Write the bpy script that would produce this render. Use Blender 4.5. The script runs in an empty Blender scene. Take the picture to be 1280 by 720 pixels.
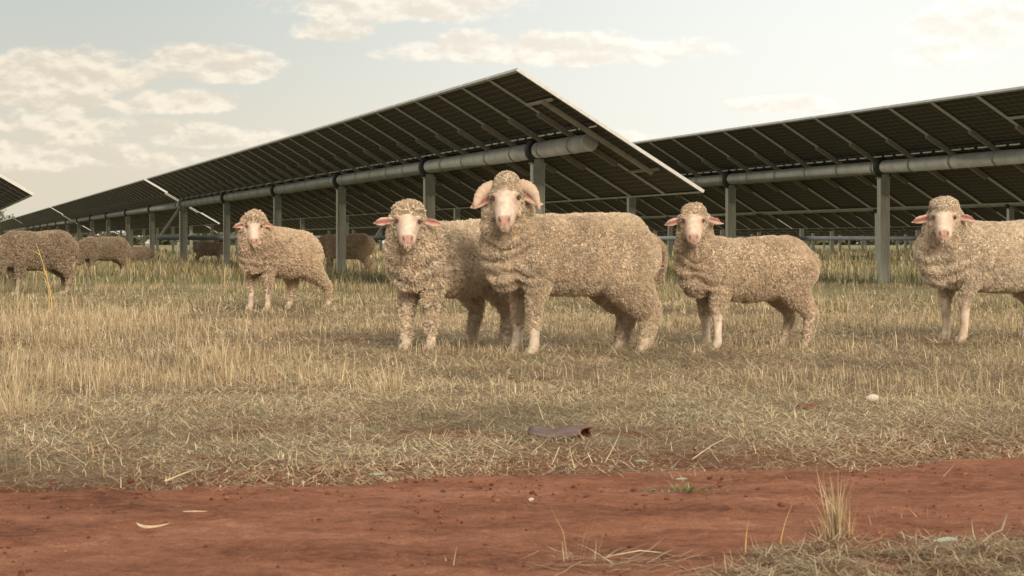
import bpy, bmesh, math, random
import numpy as np
from mathutils import Vector, Matrix, Quaternion
from mathutils.kdtree import KDTree

random.seed(7)
RNG = np.random.default_rng(11)
SC = bpy.context.scene
COL = SC.collection
PI = math.pi

# ------------------------------------------------------------------ frame of the place
F = 2133.0          # focal length in photo pixels
HZ = 304.0          # horizon row
CH = 0.60           # camera height
RC, RS = 0.9461, 0.3238     # heading of the tracker rows: r = (-RS, RC), across: p = (RC, RS)


def ground_at(x, y, z=0.0):
    d = (CH - z) * F / (y - HZ)
    return Vector(((x - 640.0) / F * d, d, z))


def at_depth(x, y, d):
    return Vector(((x - 640.0) / F * d, d, CH + (HZ - y) / F * d))


def uv(u, v, z=0.0):
    return Vector((u * RC - v * RS, u * RS + v * RC, z))


# ------------------------------------------------------------------ noise in numpy
def _hash(i, j, k, s):
    h = (i * 374761393 + j * 668265263 + k * 2147483647 + s * 974634777) & 0xFFFFFFFF
    h = ((h ^ (h >> 13)) * 1274126177) & 0xFFFFFFFF
    h = ((h ^ (h >> 16)) * 2246822519) & 0xFFFFFFFF
    return ((h ^ (h >> 15)) & 0xFFFFFF) / float(0xFFFFFF) * 2.0 - 1.0


def vnoise(p, s=0):
    p = np.asarray(p, dtype=np.float64)
    i = np.floor(p).astype(np.int64)
    f = p - i
    f = f * f * (3 - 2 * f)
    x, y, z = i[:, 0], i[:, 1], i[:, 2]
    fx, fy, fz = f[:, 0], f[:, 1], f[:, 2]
    def L(a, b, t): return a + (b - a) * t
    c00 = L(_hash(x, y, z, s), _hash(x + 1, y, z, s), fx)
    c10 = L(_hash(x, y + 1, z, s), _hash(x + 1, y + 1, z, s), fx)
    c01 = L(_hash(x, y, z + 1, s), _hash(x + 1, y, z + 1, s), fx)
    c11 = L(_hash(x, y + 1, z + 1, s), _hash(x + 1, y + 1, z + 1, s), fx)
    return L(L(c00, c10, fy), L(c01, c11, fy), fz)


def fbm(p, octaves=4, s=0, gain=0.5):
    p = np.asarray(p, dtype=np.float64)
    out = np.zeros(len(p)); a = 1.0; tot = 0.0
    for o in range(octaves):
        out += a * vnoise(p * (2.03 ** o) + 17.3 * o, s + o)
        tot += a; a *= gain
    return out / tot


def fbm2(x, y, scale, octaves=3, s=0):
    return fbm(np.stack([np.asarray(x) * scale, np.asarray(y) * scale, np.zeros(len(x)) + .37], 1), octaves, s)


def sstep(a, b, x):
    t = np.clip((np.asarray(x, dtype=np.float64) - a) / (b - a), 0, 1)
    return t * t * (3 - 2 * t)


# ------------------------------------------------------------------ materials
def new_mat(name):
    m = bpy.data.materials.new(name); m.use_nodes = True
    nt = m.node_tree
    b = nt.nodes['Principled BSDF']
    return m, nt, b


def N(nt, typ, **kw):
    n = nt.nodes.new(typ)
    for k, v in kw.items():
        if k in n.inputs.keys() if isinstance(k, str) else False:
            n.inputs[k].default_value = v
        else:
            setattr(n, k, v)
    return n


def bump_noise(nt, b, scale, strength, dist=0.01, detail=4.0, coord='Object'):
    tc = N(nt, 'ShaderNodeTexCoord')
    nz = N(nt, 'ShaderNodeTexNoise'); nz.inputs['Scale'].default_value = scale; nz.inputs['Detail'].default_value = detail
    nt.links.new(tc.outputs[coord], nz.inputs['Vector'])
    bp = N(nt, 'ShaderNodeBump'); bp.inputs['Strength'].default_value = strength; bp.inputs['Distance'].default_value = dist
    nt.links.new(nz.outputs['Fac'], bp.inputs['Height'])
    nt.links.new(bp.outputs['Normal'], b.inputs['Normal'])
    return nz


def noisy_mat(name, c1, c2, rough=0.6, metal=0.0, scale=8.0, bump=0.0, bscale=60.0, bdist=0.004, stretch=None):
    m, nt, b = new_mat(name)
    tc = N(nt, 'ShaderNodeTexCoord')
    nz = N(nt, 'ShaderNodeTexNoise'); nz.inputs['Scale'].default_value = scale; nz.inputs['Detail'].default_value = 6
    nz.inputs['Roughness'].default_value = .62
    src = tc.outputs['Object']
    if stretch:
        mp = N(nt, 'ShaderNodeMapping'); mp.inputs['Scale'].default_value = stretch
        nt.links.new(src, mp.inputs['Vector']); src = mp.outputs['Vector']
    nt.links.new(src, nz.inputs['Vector'])
    rp = N(nt, 'ShaderNodeValToRGB')
    rp.color_ramp.elements[0].position = .32; rp.color_ramp.elements[0].color = (*c1, 1)
    rp.color_ramp.elements[1].position = .68; rp.color_ramp.elements[1].color = (*c2, 1)
    nt.links.new(nz.outputs['Fac'], rp.inputs['Fac'])
    nt.links.new(rp.outputs['Color'], b.inputs['Base Color'])
    b.inputs['Roughness'].default_value = rough; b.inputs['Metallic'].default_value = metal
    if bump:
        bump_noise(nt, b, bscale, bump, bdist)
    return m


def attr_mat(name, rough=0.85, transl=0.0, spec=0.25, bump=0.0, bscale=200.0, bdist=0.003, sheen=0.0, sss=0.0):
    """Colour comes from the mesh colour attribute 'Col' and is broken up by a fine noise."""
    m, nt, b = new_mat(name)
    at = N(nt, 'ShaderNodeAttribute'); at.attribute_name = 'Col'
    tc = N(nt, 'ShaderNodeTexCoord')
    nz = N(nt, 'ShaderNodeTexNoise'); nz.inputs['Scale'].default_value = 45; nz.inputs['Detail'].default_value = 5
    nt.links.new(tc.outputs['Object'], nz.inputs['Vector'])
    mr = N(nt, 'ShaderNodeMapRange'); mr.inputs['To Min'].default_value = .78; mr.inputs['To Max'].default_value = 1.22
    mr.inputs['From Min'].default_value = .25; mr.inputs['From Max'].default_value = .75
    nt.links.new(nz.outputs['Fac'], mr.inputs['Value'])
    mx = N(nt, 'ShaderNodeVectorMath'); mx.operation = 'SCALE'
    nt.links.new(at.outputs['Color'], mx.inputs[0]); nt.links.new(mr.outputs['Result'], mx.inputs['Scale'])
    nt.links.new(mx.outputs['Vector'], b.inputs['Base Color'])
    b.inputs['Roughness'].default_value = rough
    b.inputs['Specular IOR Level'].default_value = spec
    if sheen:
        b.inputs['Sheen Weight'].default_value = sheen
    if sss:
        b.inputs['Subsurface Weight'].default_value = sss
        b.inputs['Subsurface Radius'].default_value = (.012, .005, .003)
    if bump:
        bump_noise(nt, b, bscale, bump, bdist)
    if transl:
        out = nt.nodes['Material Output']
        tr = N(nt, 'ShaderNodeBsdfTranslucent')
        nt.links.new(mx.outputs['Vector'], tr.inputs['Color'])
        ms = N(nt, 'ShaderNodeMixShader'); ms.inputs['Fac'].default_value = transl
        nt.links.new(b.outputs['BSDF'], ms.inputs[1]); nt.links.new(tr.outputs['BSDF'], ms.inputs[2])
        nt.links.new(ms.outputs['Shader'], out.inputs['Surface'])
    return m


M = {}
M['wool_skin'] = attr_mat('sheep_coat', .75, bump=.5, bscale=260, bdist=.003, spec=.2)
M['fleece'] = attr_mat('fleece_wool', .95, transl=.30, spec=.05, sheen=.1)
M['grass'] = attr_mat('dry_grass_blades', .75, transl=.25, spec=.15)
M['galv'] = noisy_mat('galvanised_steel', (.22, .23, .205), (.32, .33, .295), .55, .1, 5.0, .15, 40)
M['galv_post'] = noisy_mat('weathered_post_steel', (.38, .38, .31), (.56, .55, .46), .6, .0, 4.0, .15, 30, stretch=(6, 6, 1))
M['alu'] = noisy_mat('aluminium_frame', (.38, .38, .365), (.50, .50, .48), .5, .3, 12.0)
M['rail'] = noisy_mat('rail_steel', (.20, .19, .15), (.30, .28, .22), .5, .3, 10.0)
M['rail_end'] = noisy_mat('end_rail_zinc_yellow', (.25, .24, .19), (.36, .345, .28), .5, .35, 10.0)
M['black'] = noisy_mat('bearing_rubber', (.012, .012, .012), (.03, .03, .028), .55, 0, 20)
M['jbox'] = noisy_mat('junction_box_plastic', (.01, .01, .01), (.02, .02, .02), .4, 0, 20)
M['white_plastic'] = noisy_mat('pale_connector_plastic', (.5, .5, .47), (.66, .66, .62), .5, 0, 20)
M['pipe'] = noisy_mat('drive_pipe_paint', (.10, .115, .12), (.16, .175, .18), .5, .3, 4)
M['horn'] = noisy_mat('horn_keratin', (.38, .275, .20), (.52, .39, .29), .65, 0, 18, .5, 90, .003, stretch=(1, 1, 1))
M['eye'] = noisy_mat('eye_gloss', (.02, .012, .008), (.05, .03, .018), .12, 0, 30)
M['hoof'] = noisy_mat('hoof_keratin', (.30, .23, .16), (.42, .34, .25), .6, 0, 30)


def panel_material():
    m, nt, b = new_mat('solar_cells_underside')
    tc = N(nt, 'ShaderNodeTexCoord')
    sp = N(nt, 'ShaderNodeSeparateXYZ'); nt.links.new(tc.outputs['Object'], sp.inputs[0])
    def line(axis, pitch, width):
        a = N(nt, 'ShaderNodeMath'); a.operation = 'MULTIPLY'; a.inputs[1].default_value = 1.0 / pitch
        nt.links.new(sp.outputs[axis], a.inputs[0])
        fr = N(nt, 'ShaderNodeMath'); fr.operation = 'FRACT'; nt.links.new(a.outputs[0], fr.inputs[0])
        c = N(nt, 'ShaderNodeMath'); c.operation = 'LESS_THAN'; c.inputs[1].default_value = width / pitch
        nt.links.new(fr.outputs[0], c.inputs[0]); return c.outputs[0]
    l1 = line('Y', .0875, .007); l2 = line('X', .1667, .006)
    mxx = N(nt, 'ShaderNodeMath'); mxx.operation = 'MAXIMUM'
    nt.links.new(l1, mxx.inputs[0]); nt.links.new(l2, mxx.inputs[1])
    nz = N(nt, 'ShaderNodeTexNoise'); nz.inputs['Scale'].default_value = 2.2; nz.inputs['Detail'].default_value = 4
    nt.links.new(tc.outputs['Object'], nz.inputs['Vector'])
    oi = N(nt, 'ShaderNodeObjectInfo')
    r1 = N(nt, 'ShaderNodeValToRGB')
    r1.color_ramp.elements[0].color = (.038, .035, .028, 1); r1.color_ramp.elements[1].color = (.070, .064, .050, 1)
    ad = N(nt, 'ShaderNodeMath'); ad.operation = 'MULTIPLY_ADD'; ad.inputs[1].default_value = .6; ad.inputs[2].default_value = 0
    nt.links.new(nz.outputs['Fac'], ad.inputs[0])
    ad2 = N(nt, 'ShaderNodeMath'); ad2.operation = 'MULTIPLY_ADD'; ad2.inputs[1].default_value = .35
    nt.links.new(oi.outputs['Random'], ad2.inputs[0]); nt.links.new(ad.outputs[0], ad2.inputs[2])
    nt.links.new(ad2.outputs[0], r1.inputs['Fac'])
    mix = N(nt, 'ShaderNodeMix'); mix.data_type = 'RGBA'
    nt.links.new(mxx.outputs[0], mix.inputs['Factor'])
    nt.links.new(r1.outputs['Color'], mix.inputs['A']); mix.inputs['B'].default_value = (.20, .19, .155, 1)
    nt.links.new(mix.outputs['Result'], b.inputs['Base Color'])
    b.inputs['Roughness'].default_value = .55
    b.inputs['Specular IOR Level'].default_value = .1
    return m


M['cells'] = panel_material()


# ------------------------------------------------------------------ objects
def tag(o, label=None, cat=None, group=None, kind=None):
    if label: o['label'] = label
    if cat: o['category'] = cat
    if group: o['group'] = group
    if kind: o['kind'] = kind
    return o


def empty(name, loc=(0, 0, 0), rotz=0.0):
    o = bpy.data.objects.new(name, None); COL.objects.link(o)
    o.location = loc; o.rotation_euler = (0, 0, rotz); o.empty_display_size = .1
    return o


def link_mesh(name, me, mats, parent=None, smooth=False):
    o = bpy.data.objects.new(name, me); COL.objects.link(o)
    for m in (mats if isinstance(mats, (list, tuple)) else [mats]):
        me.materials.append(m)
    if parent: o.parent = parent
    if smooth:
        me.polygons.foreach_set('use_smooth', np.ones(len(me.polygons), dtype=bool))
    return o


def inst(name, me, parent=None, matrix=None):
    o = bpy.data.objects.new(name, me); COL.objects.link(o)
    if parent: o.parent = parent
    if matrix is not None: o.matrix_local = matrix
    return o


def mesh_np(name, verts, faces_list, cols=None):
    """faces_list: list of int arrays (n,3) or (n,4)."""
    me = bpy.data.meshes.new(name)
    verts = np.ascontiguousarray(verts, dtype=np.float32)
    me.vertices.add(len(verts)); me.vertices.foreach_set('co', verts.ravel())
    loops = np.concatenate([f.ravel() for f in faces_list]).astype(np.int32)
    sizes = np.concatenate([np.full(len(f), f.shape[1], dtype=np.int32) for f in faces_list])
    starts = np.concatenate([[0], np.cumsum(sizes)[:-1]]).astype(np.int32)
    me.loops.add(len(loops)); me.loops.foreach_set('vertex_index', loops)
    me.polygons.add(len(sizes)); me.polygons.foreach_set('loop_start', starts)
    try:
        me.polygons.foreach_set('loop_total', sizes)
    except Exception:
        pass
    me.update(calc_edges=True)
    if cols is not None:
        a = me.color_attributes.new('Col', 'FLOAT_COLOR', 'POINT')
        c4 = np.ones((len(verts), 4), dtype=np.float32); c4[:, :3] = cols
        a.data.foreach_set('color', c4.ravel())
    return me


def bm_mesh(name, bm, bevel=0.0):
    if bevel:
        bmesh.ops.bevel(bm, geom=list(bm.edges), offset=bevel, segments=1, affect='EDGES', profile=.5)
    bmesh.ops.recalc_face_normals(bm, faces=bm.faces)
    me = bpy.data.meshes.new(name); bm.to_mesh(me); bm.free()
    return me


def add_box(bm, c, s, rot=None):
    g = bmesh.ops.create_cube(bm, size=1.0)
    m = Matrix.Translation(Vector(c)) @ (rot.to_4x4() if rot else Matrix.Identity(4)) @ Matrix.Diagonal((*s, 1))
    bmesh.ops.transform(bm, matrix=m, verts=g['verts'])
    return g['verts']


def add_bar(bm, a, b, w, h, up=Vector((0, 0, 1))):
    a, b = Vector(a), Vector(b); d = b - a
    x = d.normalized(); y = up.cross(x)
    if y.length < 1e-4: y = Vector((0, 1, 0)).cross(x)
    y.normalize(); z = x.cross(y)
    rot = Matrix((x, y, z)).transposed()
    return add_box(bm, (a + b) / 2, (d.length, w, h), rot)


def add_tube(bm, pts, radii, seg=12, caps=True, flat=1.0, up=Vector((0, 0, 1))):
    """A swept tube; radii may be numbers or (side, up) pairs."""
    pts = [Vector(p) for p in pts]; rings = []
    n = len(pts)
    for i, p in enumerate(pts):
        t = (pts[min(i + 1, n - 1)] - pts[max(i - 1, 0)]).normalized()
        y = up.cross(t)
        if y.length < 1e-3: y = Vector((0, 1, 0)).cross(t)
        y.normalize(); z = t.cross(y)
        r = radii[i]
        ry, rz = r if isinstance(r, (tuple, list)) else (r, r * flat)
        rings.append([bm.verts.new(p + y * math.cos(2 * PI * k / seg) * ry + z * math.sin(2 * PI * k / seg) * rz) for k in range(seg)])
    for a, b in zip(rings, rings[1:]):
        for k in range(seg):
            bm.faces.new((a[k], a[(k + 1) % seg], b[(k + 1) % seg], b[k]))
    if caps:
        bm.faces.new(list(reversed(rings[0]))); bm.faces.new(rings[-1])
    return rings


# ------------------------------------------------------------------ camera
cam = bpy.data.cameras.new('camera'); cam_o = bpy.data.objects.new('camera', cam); COL.objects.link(cam_o)
cam_o.location = (0, 0, CH); cam_o.rotation_euler = (PI / 2, 0, 0)
cam.sensor_width = 36.0; cam.lens = 36.0 * F / 1280.0
cam.shift_y = -(360.0 - HZ) / 1280.0
cam.clip_start = .05; cam.clip_end = 6000
cam.dof.use_dof = True; cam.dof.focus_distance = 9.3; cam.dof.aperture_fstop = 16.0
SC.camera = cam_o
SC.view_settings.view_transform = 'Standard'; SC.view_settings.look = 'None'
SC.view_settings.exposure = 0; SC.view_settings.gamma = 1
SC.cycles.max_bounces = 8; SC.cycles.diffuse_bounces = 5; SC.cycles.glossy_bounces = 2
SC.cycles.transmission_bounces = 3; SC.cycles.transparent_max_bounces = 6
SC.cycles.use_denoising = True
# ------------------------------------------------------------------ sky and sun
SUN_AZ = math.radians(158)      # clockwise from straight ahead
SUN_EL = math.radians(27)
sun_dir = Vector((math.sin(SUN_AZ) * math.cos(SUN_EL), math.cos(SUN_AZ) * math.cos(SUN_EL), math.sin(SUN_EL)))
sl = bpy.data.lights.new('sun', 'SUN'); sun = bpy.data.objects.new('sun', sl); COL.objects.link(sun)
sl.energy = 3.9; sl.angle = math.radians(24); sl.color = (1.0, .85, .68)
sun.rotation_euler = sun_dir.to_track_quat('Z', 'Y').to_euler()
sun.location = (20, -5, 30)

world = bpy.data.worlds.new('World'); SC.world = world; world.use_nodes = True


def build_world():
    nt = world.node_tree
    for n in list(nt.nodes): nt.nodes.remove(n)
    L = nt.links.new
    out = N(nt, 'ShaderNodeOutputWorld'); bg = N(nt, 'ShaderNodeBackground'); bg.inputs['Strength'].default_value = .1
    L(bg.outputs[0], out.inputs[0])
    sky = N(nt, 'ShaderNodeTexSky'); sky.sky_type = 'NISHITA'; sky.sun_disc = False
    sky.sun_elevation = SUN_EL; sky.sun_rotation = SUN_AZ; sky.dust_density = 3.0; sky.air_density = 1.0; sky.ozone_density = 1.0
    tc = N(nt, 'ShaderNodeTexCoord'); dirv = tc.outputs['Generated']

    def math_(op, a, b=None, c=None):
        n = N(nt, 'ShaderNodeMath'); n.operation = op
        for i, v in enumerate((a, b, c)):
            if v is None: continue
            if isinstance(v, (int, float)): n.inputs[i].default_value = v
            else: L(v, n.inputs[i])
        return n.outputs[0]

    def mixc(f, a, b):
        n = N(nt, 'ShaderNodeMix'); n.data_type = 'RGBA'
        for k, v in (('Factor', f), ('A', a), ('B', b)):
            if isinstance(v, (int, float)): n.inputs[k].default_value = v
            elif isinstance(v, tuple): n.inputs[k].default_value = (*v, 1)
            else: L(v, n.inputs[k])
        return n.outputs['Result']

    def mrange(v, a, b, c=0.0, d=1.0, smooth=True):
        n = N(nt, 'ShaderNodeMapRange'); n.interpolation_type = 'SMOOTHSTEP' if smooth else 'LINEAR'
        L(v, n.inputs['Value'])
        for k, x in (('From Min', a), ('From Max', b), ('To Min', c), ('To Max', d)): n.inputs[k].default_value = x
        return n.outputs['Result']

    sp = N(nt, 'ShaderNodeSeparateXYZ'); L(dirv, sp.inputs[0])
    X, Y, Z = sp.outputs
    az = math_('MULTIPLY', math_('ARCTAN2', X, Y), 180 / PI)
    el = math_('MULTIPLY', math_('ARCSINE', Z), 180 / PI)

    # veil of haze over the Nishita sky: grey-blue high on the left, cream towards the sun and the horizon
    f_az = mrange(az, -17, 14)
    f_el = mrange(el, 0.5, 9.5)
    high = mixc(f_az, (6.1, 6.4, 5.95), (10.6, 10.7, 10.0))
    low = mixc(f_az, (8.5, 7.6, 6.0), (11.3, 11.0, 10.1))
    veil = mixc(f_el, low, high)
    # overhead the veil thins to soft cream-blue; behind, brightness is added as fill light
    back = mrange(el, 14, 50)
    veil = mixc(back, veil, (6.6, 6.5, 6.0))
    behind = mrange(Y, .55, -.3)
    veil = mixc(behind, veil, (10.2, 9.5, 8.5))
    base = mixc(.86, sky.outputs['Color'], veil)

    # cumulus: ellipses in azimuth/elevation broken up by noise
    mp = N(nt, 'ShaderNodeMapping'); mp.inputs['Scale'].default_value = (1, 1, 1.9)
    L(dirv, mp.inputs['Vector'])
    nz = N(nt, 'ShaderNodeTexNoise'); nz.inputs['Scale'].default_value = 30; nz.inputs['Detail'].default_value = 7; nz.inputs['Roughness'].default_value = .56
    L(mp.outputs['Vector'], nz.inputs['Vector'])
    nz2 = N(nt, 'ShaderNodeTexNoise'); nz2.inputs['Scale'].default_value = 70; nz2.inputs['Detail'].default_value = 5; nz2.inputs['Roughness'].default_value = .6
    L(mp.outputs['Vector'], nz2.inputs['Vector'])
    wob = math_('ADD', math_('MULTIPLY', math_('SUBTRACT', nz.outputs['Fac'], .5), 2.8), math_('MULTIPLY', math_('SUBTRACT', nz2.outputs['Fac'], .5), 1.3))

    def px2a(x, y):
        a = math.atan((x - 640) / F)
        return math.degrees(a), math.degrees(math.atan((HZ - y) / F * math.cos(a)))

    def cloud(x0, y0, rx, ry, w=1.0):
        a, e = px2a(x0, y0); ra = math.degrees(rx / F); re = math.degrees(ry / F)
        da = math_('DIVIDE', math_('SUBTRACT', az, a), ra)
        de = math_('DIVIDE', math_('SUBTRACT', el, e), re)
        # flatter base: stretch the lower half
        de = math_('MULTIPLY', de, math_('ADD', 1.0, math_('MULTIPLY', math_('LESS_THAN', de, 0.0), .5)))
        d2 = math_('ADD', math_('MULTIPLY', da, da), math_('MULTIPLY', de, de))
        return math_('MULTIPLY', math_('SUBTRACT', 1.0, d2), w), de

    ells = [(500, 8, 165, 34), (420, 40, 60, 20), (690, 66, 215, 27), (580, 62, 80, 26), (262, 80, 88, 25), (275, 96, 60, 14),
            (100, 95, 105, 36), (215, 128, 85, 20), (75, 128, 110, 26), (55, 158, 100, 22), (25, 105, 60, 30), (205, 160, 30, 9), (250, 158, 24, 8),
            (1230, 40, 95, 48), (1190, 70, 70, 22), (985, 133, 80, 14), (60, 195, 140, 24), (300, 176, 110, 16), (190, 205, 120, 15), (780, 190, 60, 30)]
    dens = None; shade = None
    for (x0, y0, rx, ry) in ells:
        w = 1.0 if y0 < 150 else .62
        d, de = cloud(x0, y0, rx, ry, w)
        if dens is None: dens = d
        else:
            n = N(nt, 'ShaderNodeMath'); n.operation = 'SMOOTH_MAX'; n.inputs[2].default_value = .25
            L(dens, n.inputs[0]); L(d, n.inputs[1]); dens = n.outputs[0]
    dd = math_('ADD', dens, wob)
    mask = mrange(dd, -.12, .66)
    # other clouds round the sky, so that the light is not of one tone
    glob = mrange(math_('ADD', nz.outputs['Fac'], math_('MULTIPLY', mrange(el, 8, 22), .16)), .62, .74)
    glob = math_('MULTIPLY', glob, mrange(el, 10, 16))
    mask = math_('MAXIMUM', mask, math_('MULTIPLY', glob, .7))
    thick = mrange(dd, .35, 1.5)
    lit = mixc(f_az, (9.9, 8.9, 7.2), (11.4, 11.0, 10.1))
    under = mixc(f_az, (7.6, 6.75, 5.5), (9.9, 9.3, 8.3))
    # lit tops: density sampled slightly lower is thicker -> use noise detail
    mm = math_('ADD', math_('MULTIPLY', thick, .5), math_('MULTIPLY', nz2.outputs['Fac'], .3))
    off = N(nt, 'ShaderNodeVectorMath'); off.operation = 'ADD'; off.inputs[1].default_value = (.0022, 0, .0075); L(mp.outputs['Vector'], off.inputs[0])
    def again(src):
        n = N(nt, 'ShaderNodeTexNoise')
        for k in ('Scale', 'Detail', 'Roughness'): n.inputs[k].default_value = src.inputs[k].default_value
        L(off.outputs['Vector'], n.inputs['Vector']); return n.outputs['Fac']
    rel = math_('ADD', math_('MULTIPLY', math_('SUBTRACT', nz.outputs['Fac'], again(nz)), 1.6), math_('MULTIPLY', math_('SUBTRACT', nz2.outputs['Fac'], again(nz2)), .7))
    body = math_('SUBTRACT', math_('ADD', .48, math_('MULTIPLY', rel, 1.45)), math_('MULTIPLY', thick, .18))
    ccol = mixc(mrange(body, .15, .75), under, lit)
    fin = mixc(math_('MULTIPLY', mask, .88), base, ccol)
    # below the horizon: dull ground tone
    fin = mixc(mrange(el, 0.0, -1.5), fin, (2.2, 1.8, 1.2))
    L(fin, bg.inputs['Color'])
    bg.inputs['Strength'].default_value = .1


build_world()
# ------------------------------------------------------------------ solar trackers
HUB = 1.73           # torque tube axis
TILT = math.radians(30.4)
PW, PLEN = 1.005, 2.55       # panel width along the row, chord
PZ = .11                    # panel plane above the tube axis
ROWQ = {0: .03, 1: 7.02, 2: 13.43, 3: 26.5, 4: 33.0, 5: 39.4}
ct, st = math.cos(TILT), math.sin(TILT)
# tracker frame: x = along row (receding), y = across (right), z = up
# panel frame: X along the row, Y = chord, high edge to low edge (right, down), Z = the face's upward normal
CH_AX = Vector((0, ct, -st)); NM_AX = Vector((0, st, ct))


def panel_matrix(L):
    c = NM_AX * PZ
    m = Matrix(((1, 0, 0, L), (0, CH_AX.y, NM_AX.y, c.y), (0, CH_AX.z, NM_AX.z, HUB + c.z), (0, 0, 0, 1)))
    return m


def make_panel_meshes():
    bm = bmesh.new(); add_box(bm, (0, 0, 0), (PW - .01, PLEN - .01, .008)); cells = bm_mesh('solar_panel', bm)
    cells.materials.append(M['cells'])
    bm = bmesh.new(); h = .036
    for s in (-1, 1):
        add_box(bm, (s * (PW / 2 - .004), 0, -.006), (.008, PLEN, h))                       # side walls
        add_box(bm, (s * (PW / 2 - .02), 0, -.0225), (.024, PLEN - .03, .003))               # return flange under
        add_box(bm, (0, s * (PLEN / 2 - .004), -.006), (PW - .018, .008, h))
        add_box(bm, (0, s * (PLEN / 2 - .02), -.0225), (PW - .07, .024, .003))
    frame = bm_mesh('panel_frame', bm); frame.materials.append(M['alu'])
    bm = bmesh.new()
    add_box(bm, (0, -.215, -.016), (.82, .05, .024))
    for x in (-.3, 0, .3):
        add_box(bm, (x, -.215, -.030), (.12, .075, .008))
    jb = bm_mesh('junction_box', bm, .002); jb.materials.append(M['jbox'])
    bm = bmesh.new()      # pale cable and connectors clipped along the tube
    for x0, x1 in ((-.42, -.2), (-.12, .1), (.2, .42)):
        add_tube(bm, [(x0, -.165, -.030), ((x0 + x1) / 2, -.17, -.036), (x1, -.165, -.030)], [.010, .012, .010], 6)
    cb = bm_mesh('panel_cable', bm); cb.materials.append(M['white_plastic'])
    # mounting rail under the seam: hat section, thicker near the tube, with the strap round the tube
    bm = bmesh.new()
    add_box(bm, (0, 0, -.045), (.05, 1.12, .04))
    add_box(bm, (0, 0, -.0262), (.085, 1.12, .004))
    add_box(bm, (0, 0, -.066), (.06, .16, .01))
    seg = 20; cz = -PZ
    ring = []
    for k in range(seg):
        a = 2 * PI * k / seg
        ring.append([bm.verts.new((x, math.cos(a) * r, cz + math.sin(a) * r)) for (x, r) in ((-.022, .101), (-.022, .107), (.022, .107), (.022, .101))])
    for k in range(seg):
        a, b = ring[k], ring[(k + 1) % seg]
        for j in range(4):
            bm.faces.new((a[j], a[(j + 1) % 4], b[(j + 1) % 4], b[j]))
    rail = bm_mesh('mounting_rail', bm); rail.materials.append(M['rail'])
    return cells, frame, jb, cb, rail


P_CELLS, P_FRAME, P_JBOX, P_CABLE, P_RAIL = make_panel_meshes()


def post_mesh(w, d, top):
    bm = bmesh.new()
    t = .012
    # I-section, buried a little
    z0, z1 = -.25, top
    add_box(bm, (0, -w / 2 + t / 2, (z0 + z1) / 2), (d, t, z1 - z0))
    add_box(bm, (0, w / 2 - t / 2, (z0 + z1) / 2), (d, t, z1 - z0))
    add_box(bm, (0, 0, (z0 + z1) / 2), (t, w - 2 * t, z1 - z0))
    return bm


def make_posts():
    bm = post_mesh(.155, .1, HUB - .17)
    post = bm_mesh('post', bm); post.materials.append(M['galv_post'])
    bm = bmesh.new()
    add_box(bm, (-.058, 0, HUB - .26), (.012, .12, .3)); add_box(bm, (.058, 0, HUB - .26), (.012, .12, .3))
    add_box(bm, (0, 0, HUB - .16), (.128, .19, .012))
    for s in (-1, 1):
        for z in (HUB - .34, HUB - .22):
            add_tube(bm, [(s * .064, 0, z), (s * .078, 0, z)], [.012, .012], 6)
    br = bm_mesh('post_bracket', bm); br.materials.append(M['galv'])
    bm = bmesh.new(); seg = 28; ring = []
    for k in range(seg):
        a = 2 * PI * k / seg
        ring.append([bm.verts.new((x, math.cos(a) * r, HUB + math.sin(a) * r)) for (x, r) in ((-.05, .1005), (-.05, .15), (-.035, .158), (.035, .158), (.05, .15), (.05, .1005))])
    for k in range(seg):
        a, b = ring[k], ring[(k + 1) % seg]
        for j in range(6):
            bm.faces.new((a[j], a[(j + 1) % 6], b[(j + 1) % 6], b[j]))
    bear = bm_mesh('bearing', bm); bear.materials.append(M['black'])
    bear.polygons.foreach_set('use_smooth', np.ones(len(bear.polygons), dtype=bool))
    # heavy driven post with the slew gear on top
    bm = post_mesh(.21, .2, HUB - .2)
    dp = bm_mesh('drive_post', bm); dp.materials.append(M['galv_post'])
    bm = bmesh.new()
    add_box(bm, (0, 0, HUB - .11), (.26, .24, .2)); bmesh.ops.bevel(bm, geom=list(bm.edges), offset=.02, segments=2, affect='EDGES')
    add_tube(bm, [(-.15, 0, HUB), (.15, 0, HUB)], [.17, .17], 20)
    gear = bm_mesh('slew_gear', bm); gear.materials.append(M['galv'])
    bm = bmesh.new()
    add_bar(bm, (.12, -.08, HUB - .05), (.12, -.68, .80), .07, .09, Vector((1, 0, 0)))
    arm = bm_mesh('drive_arm', bm, .006); arm.materials.append(M['galv'])
    return post, br, bear, dp, gear, arm


P_POST, P_BRK, P_BEAR, P_DPOST, P_GEAR, P_ARM = make_posts()
ROT_ROW = math.atan2(RC, -RS)     # local +x points along the row
# local +y must point to p = (RC, RS): that is minus the rotated y, so mirror is avoided by using -y = right
ROW_Z = {}


def row_frame(q, v0):
    """Right-handed frame with x along the row; y = LEFT of the row, so across-right = -y."""
    o = uv(q, v0)
    return o


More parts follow.
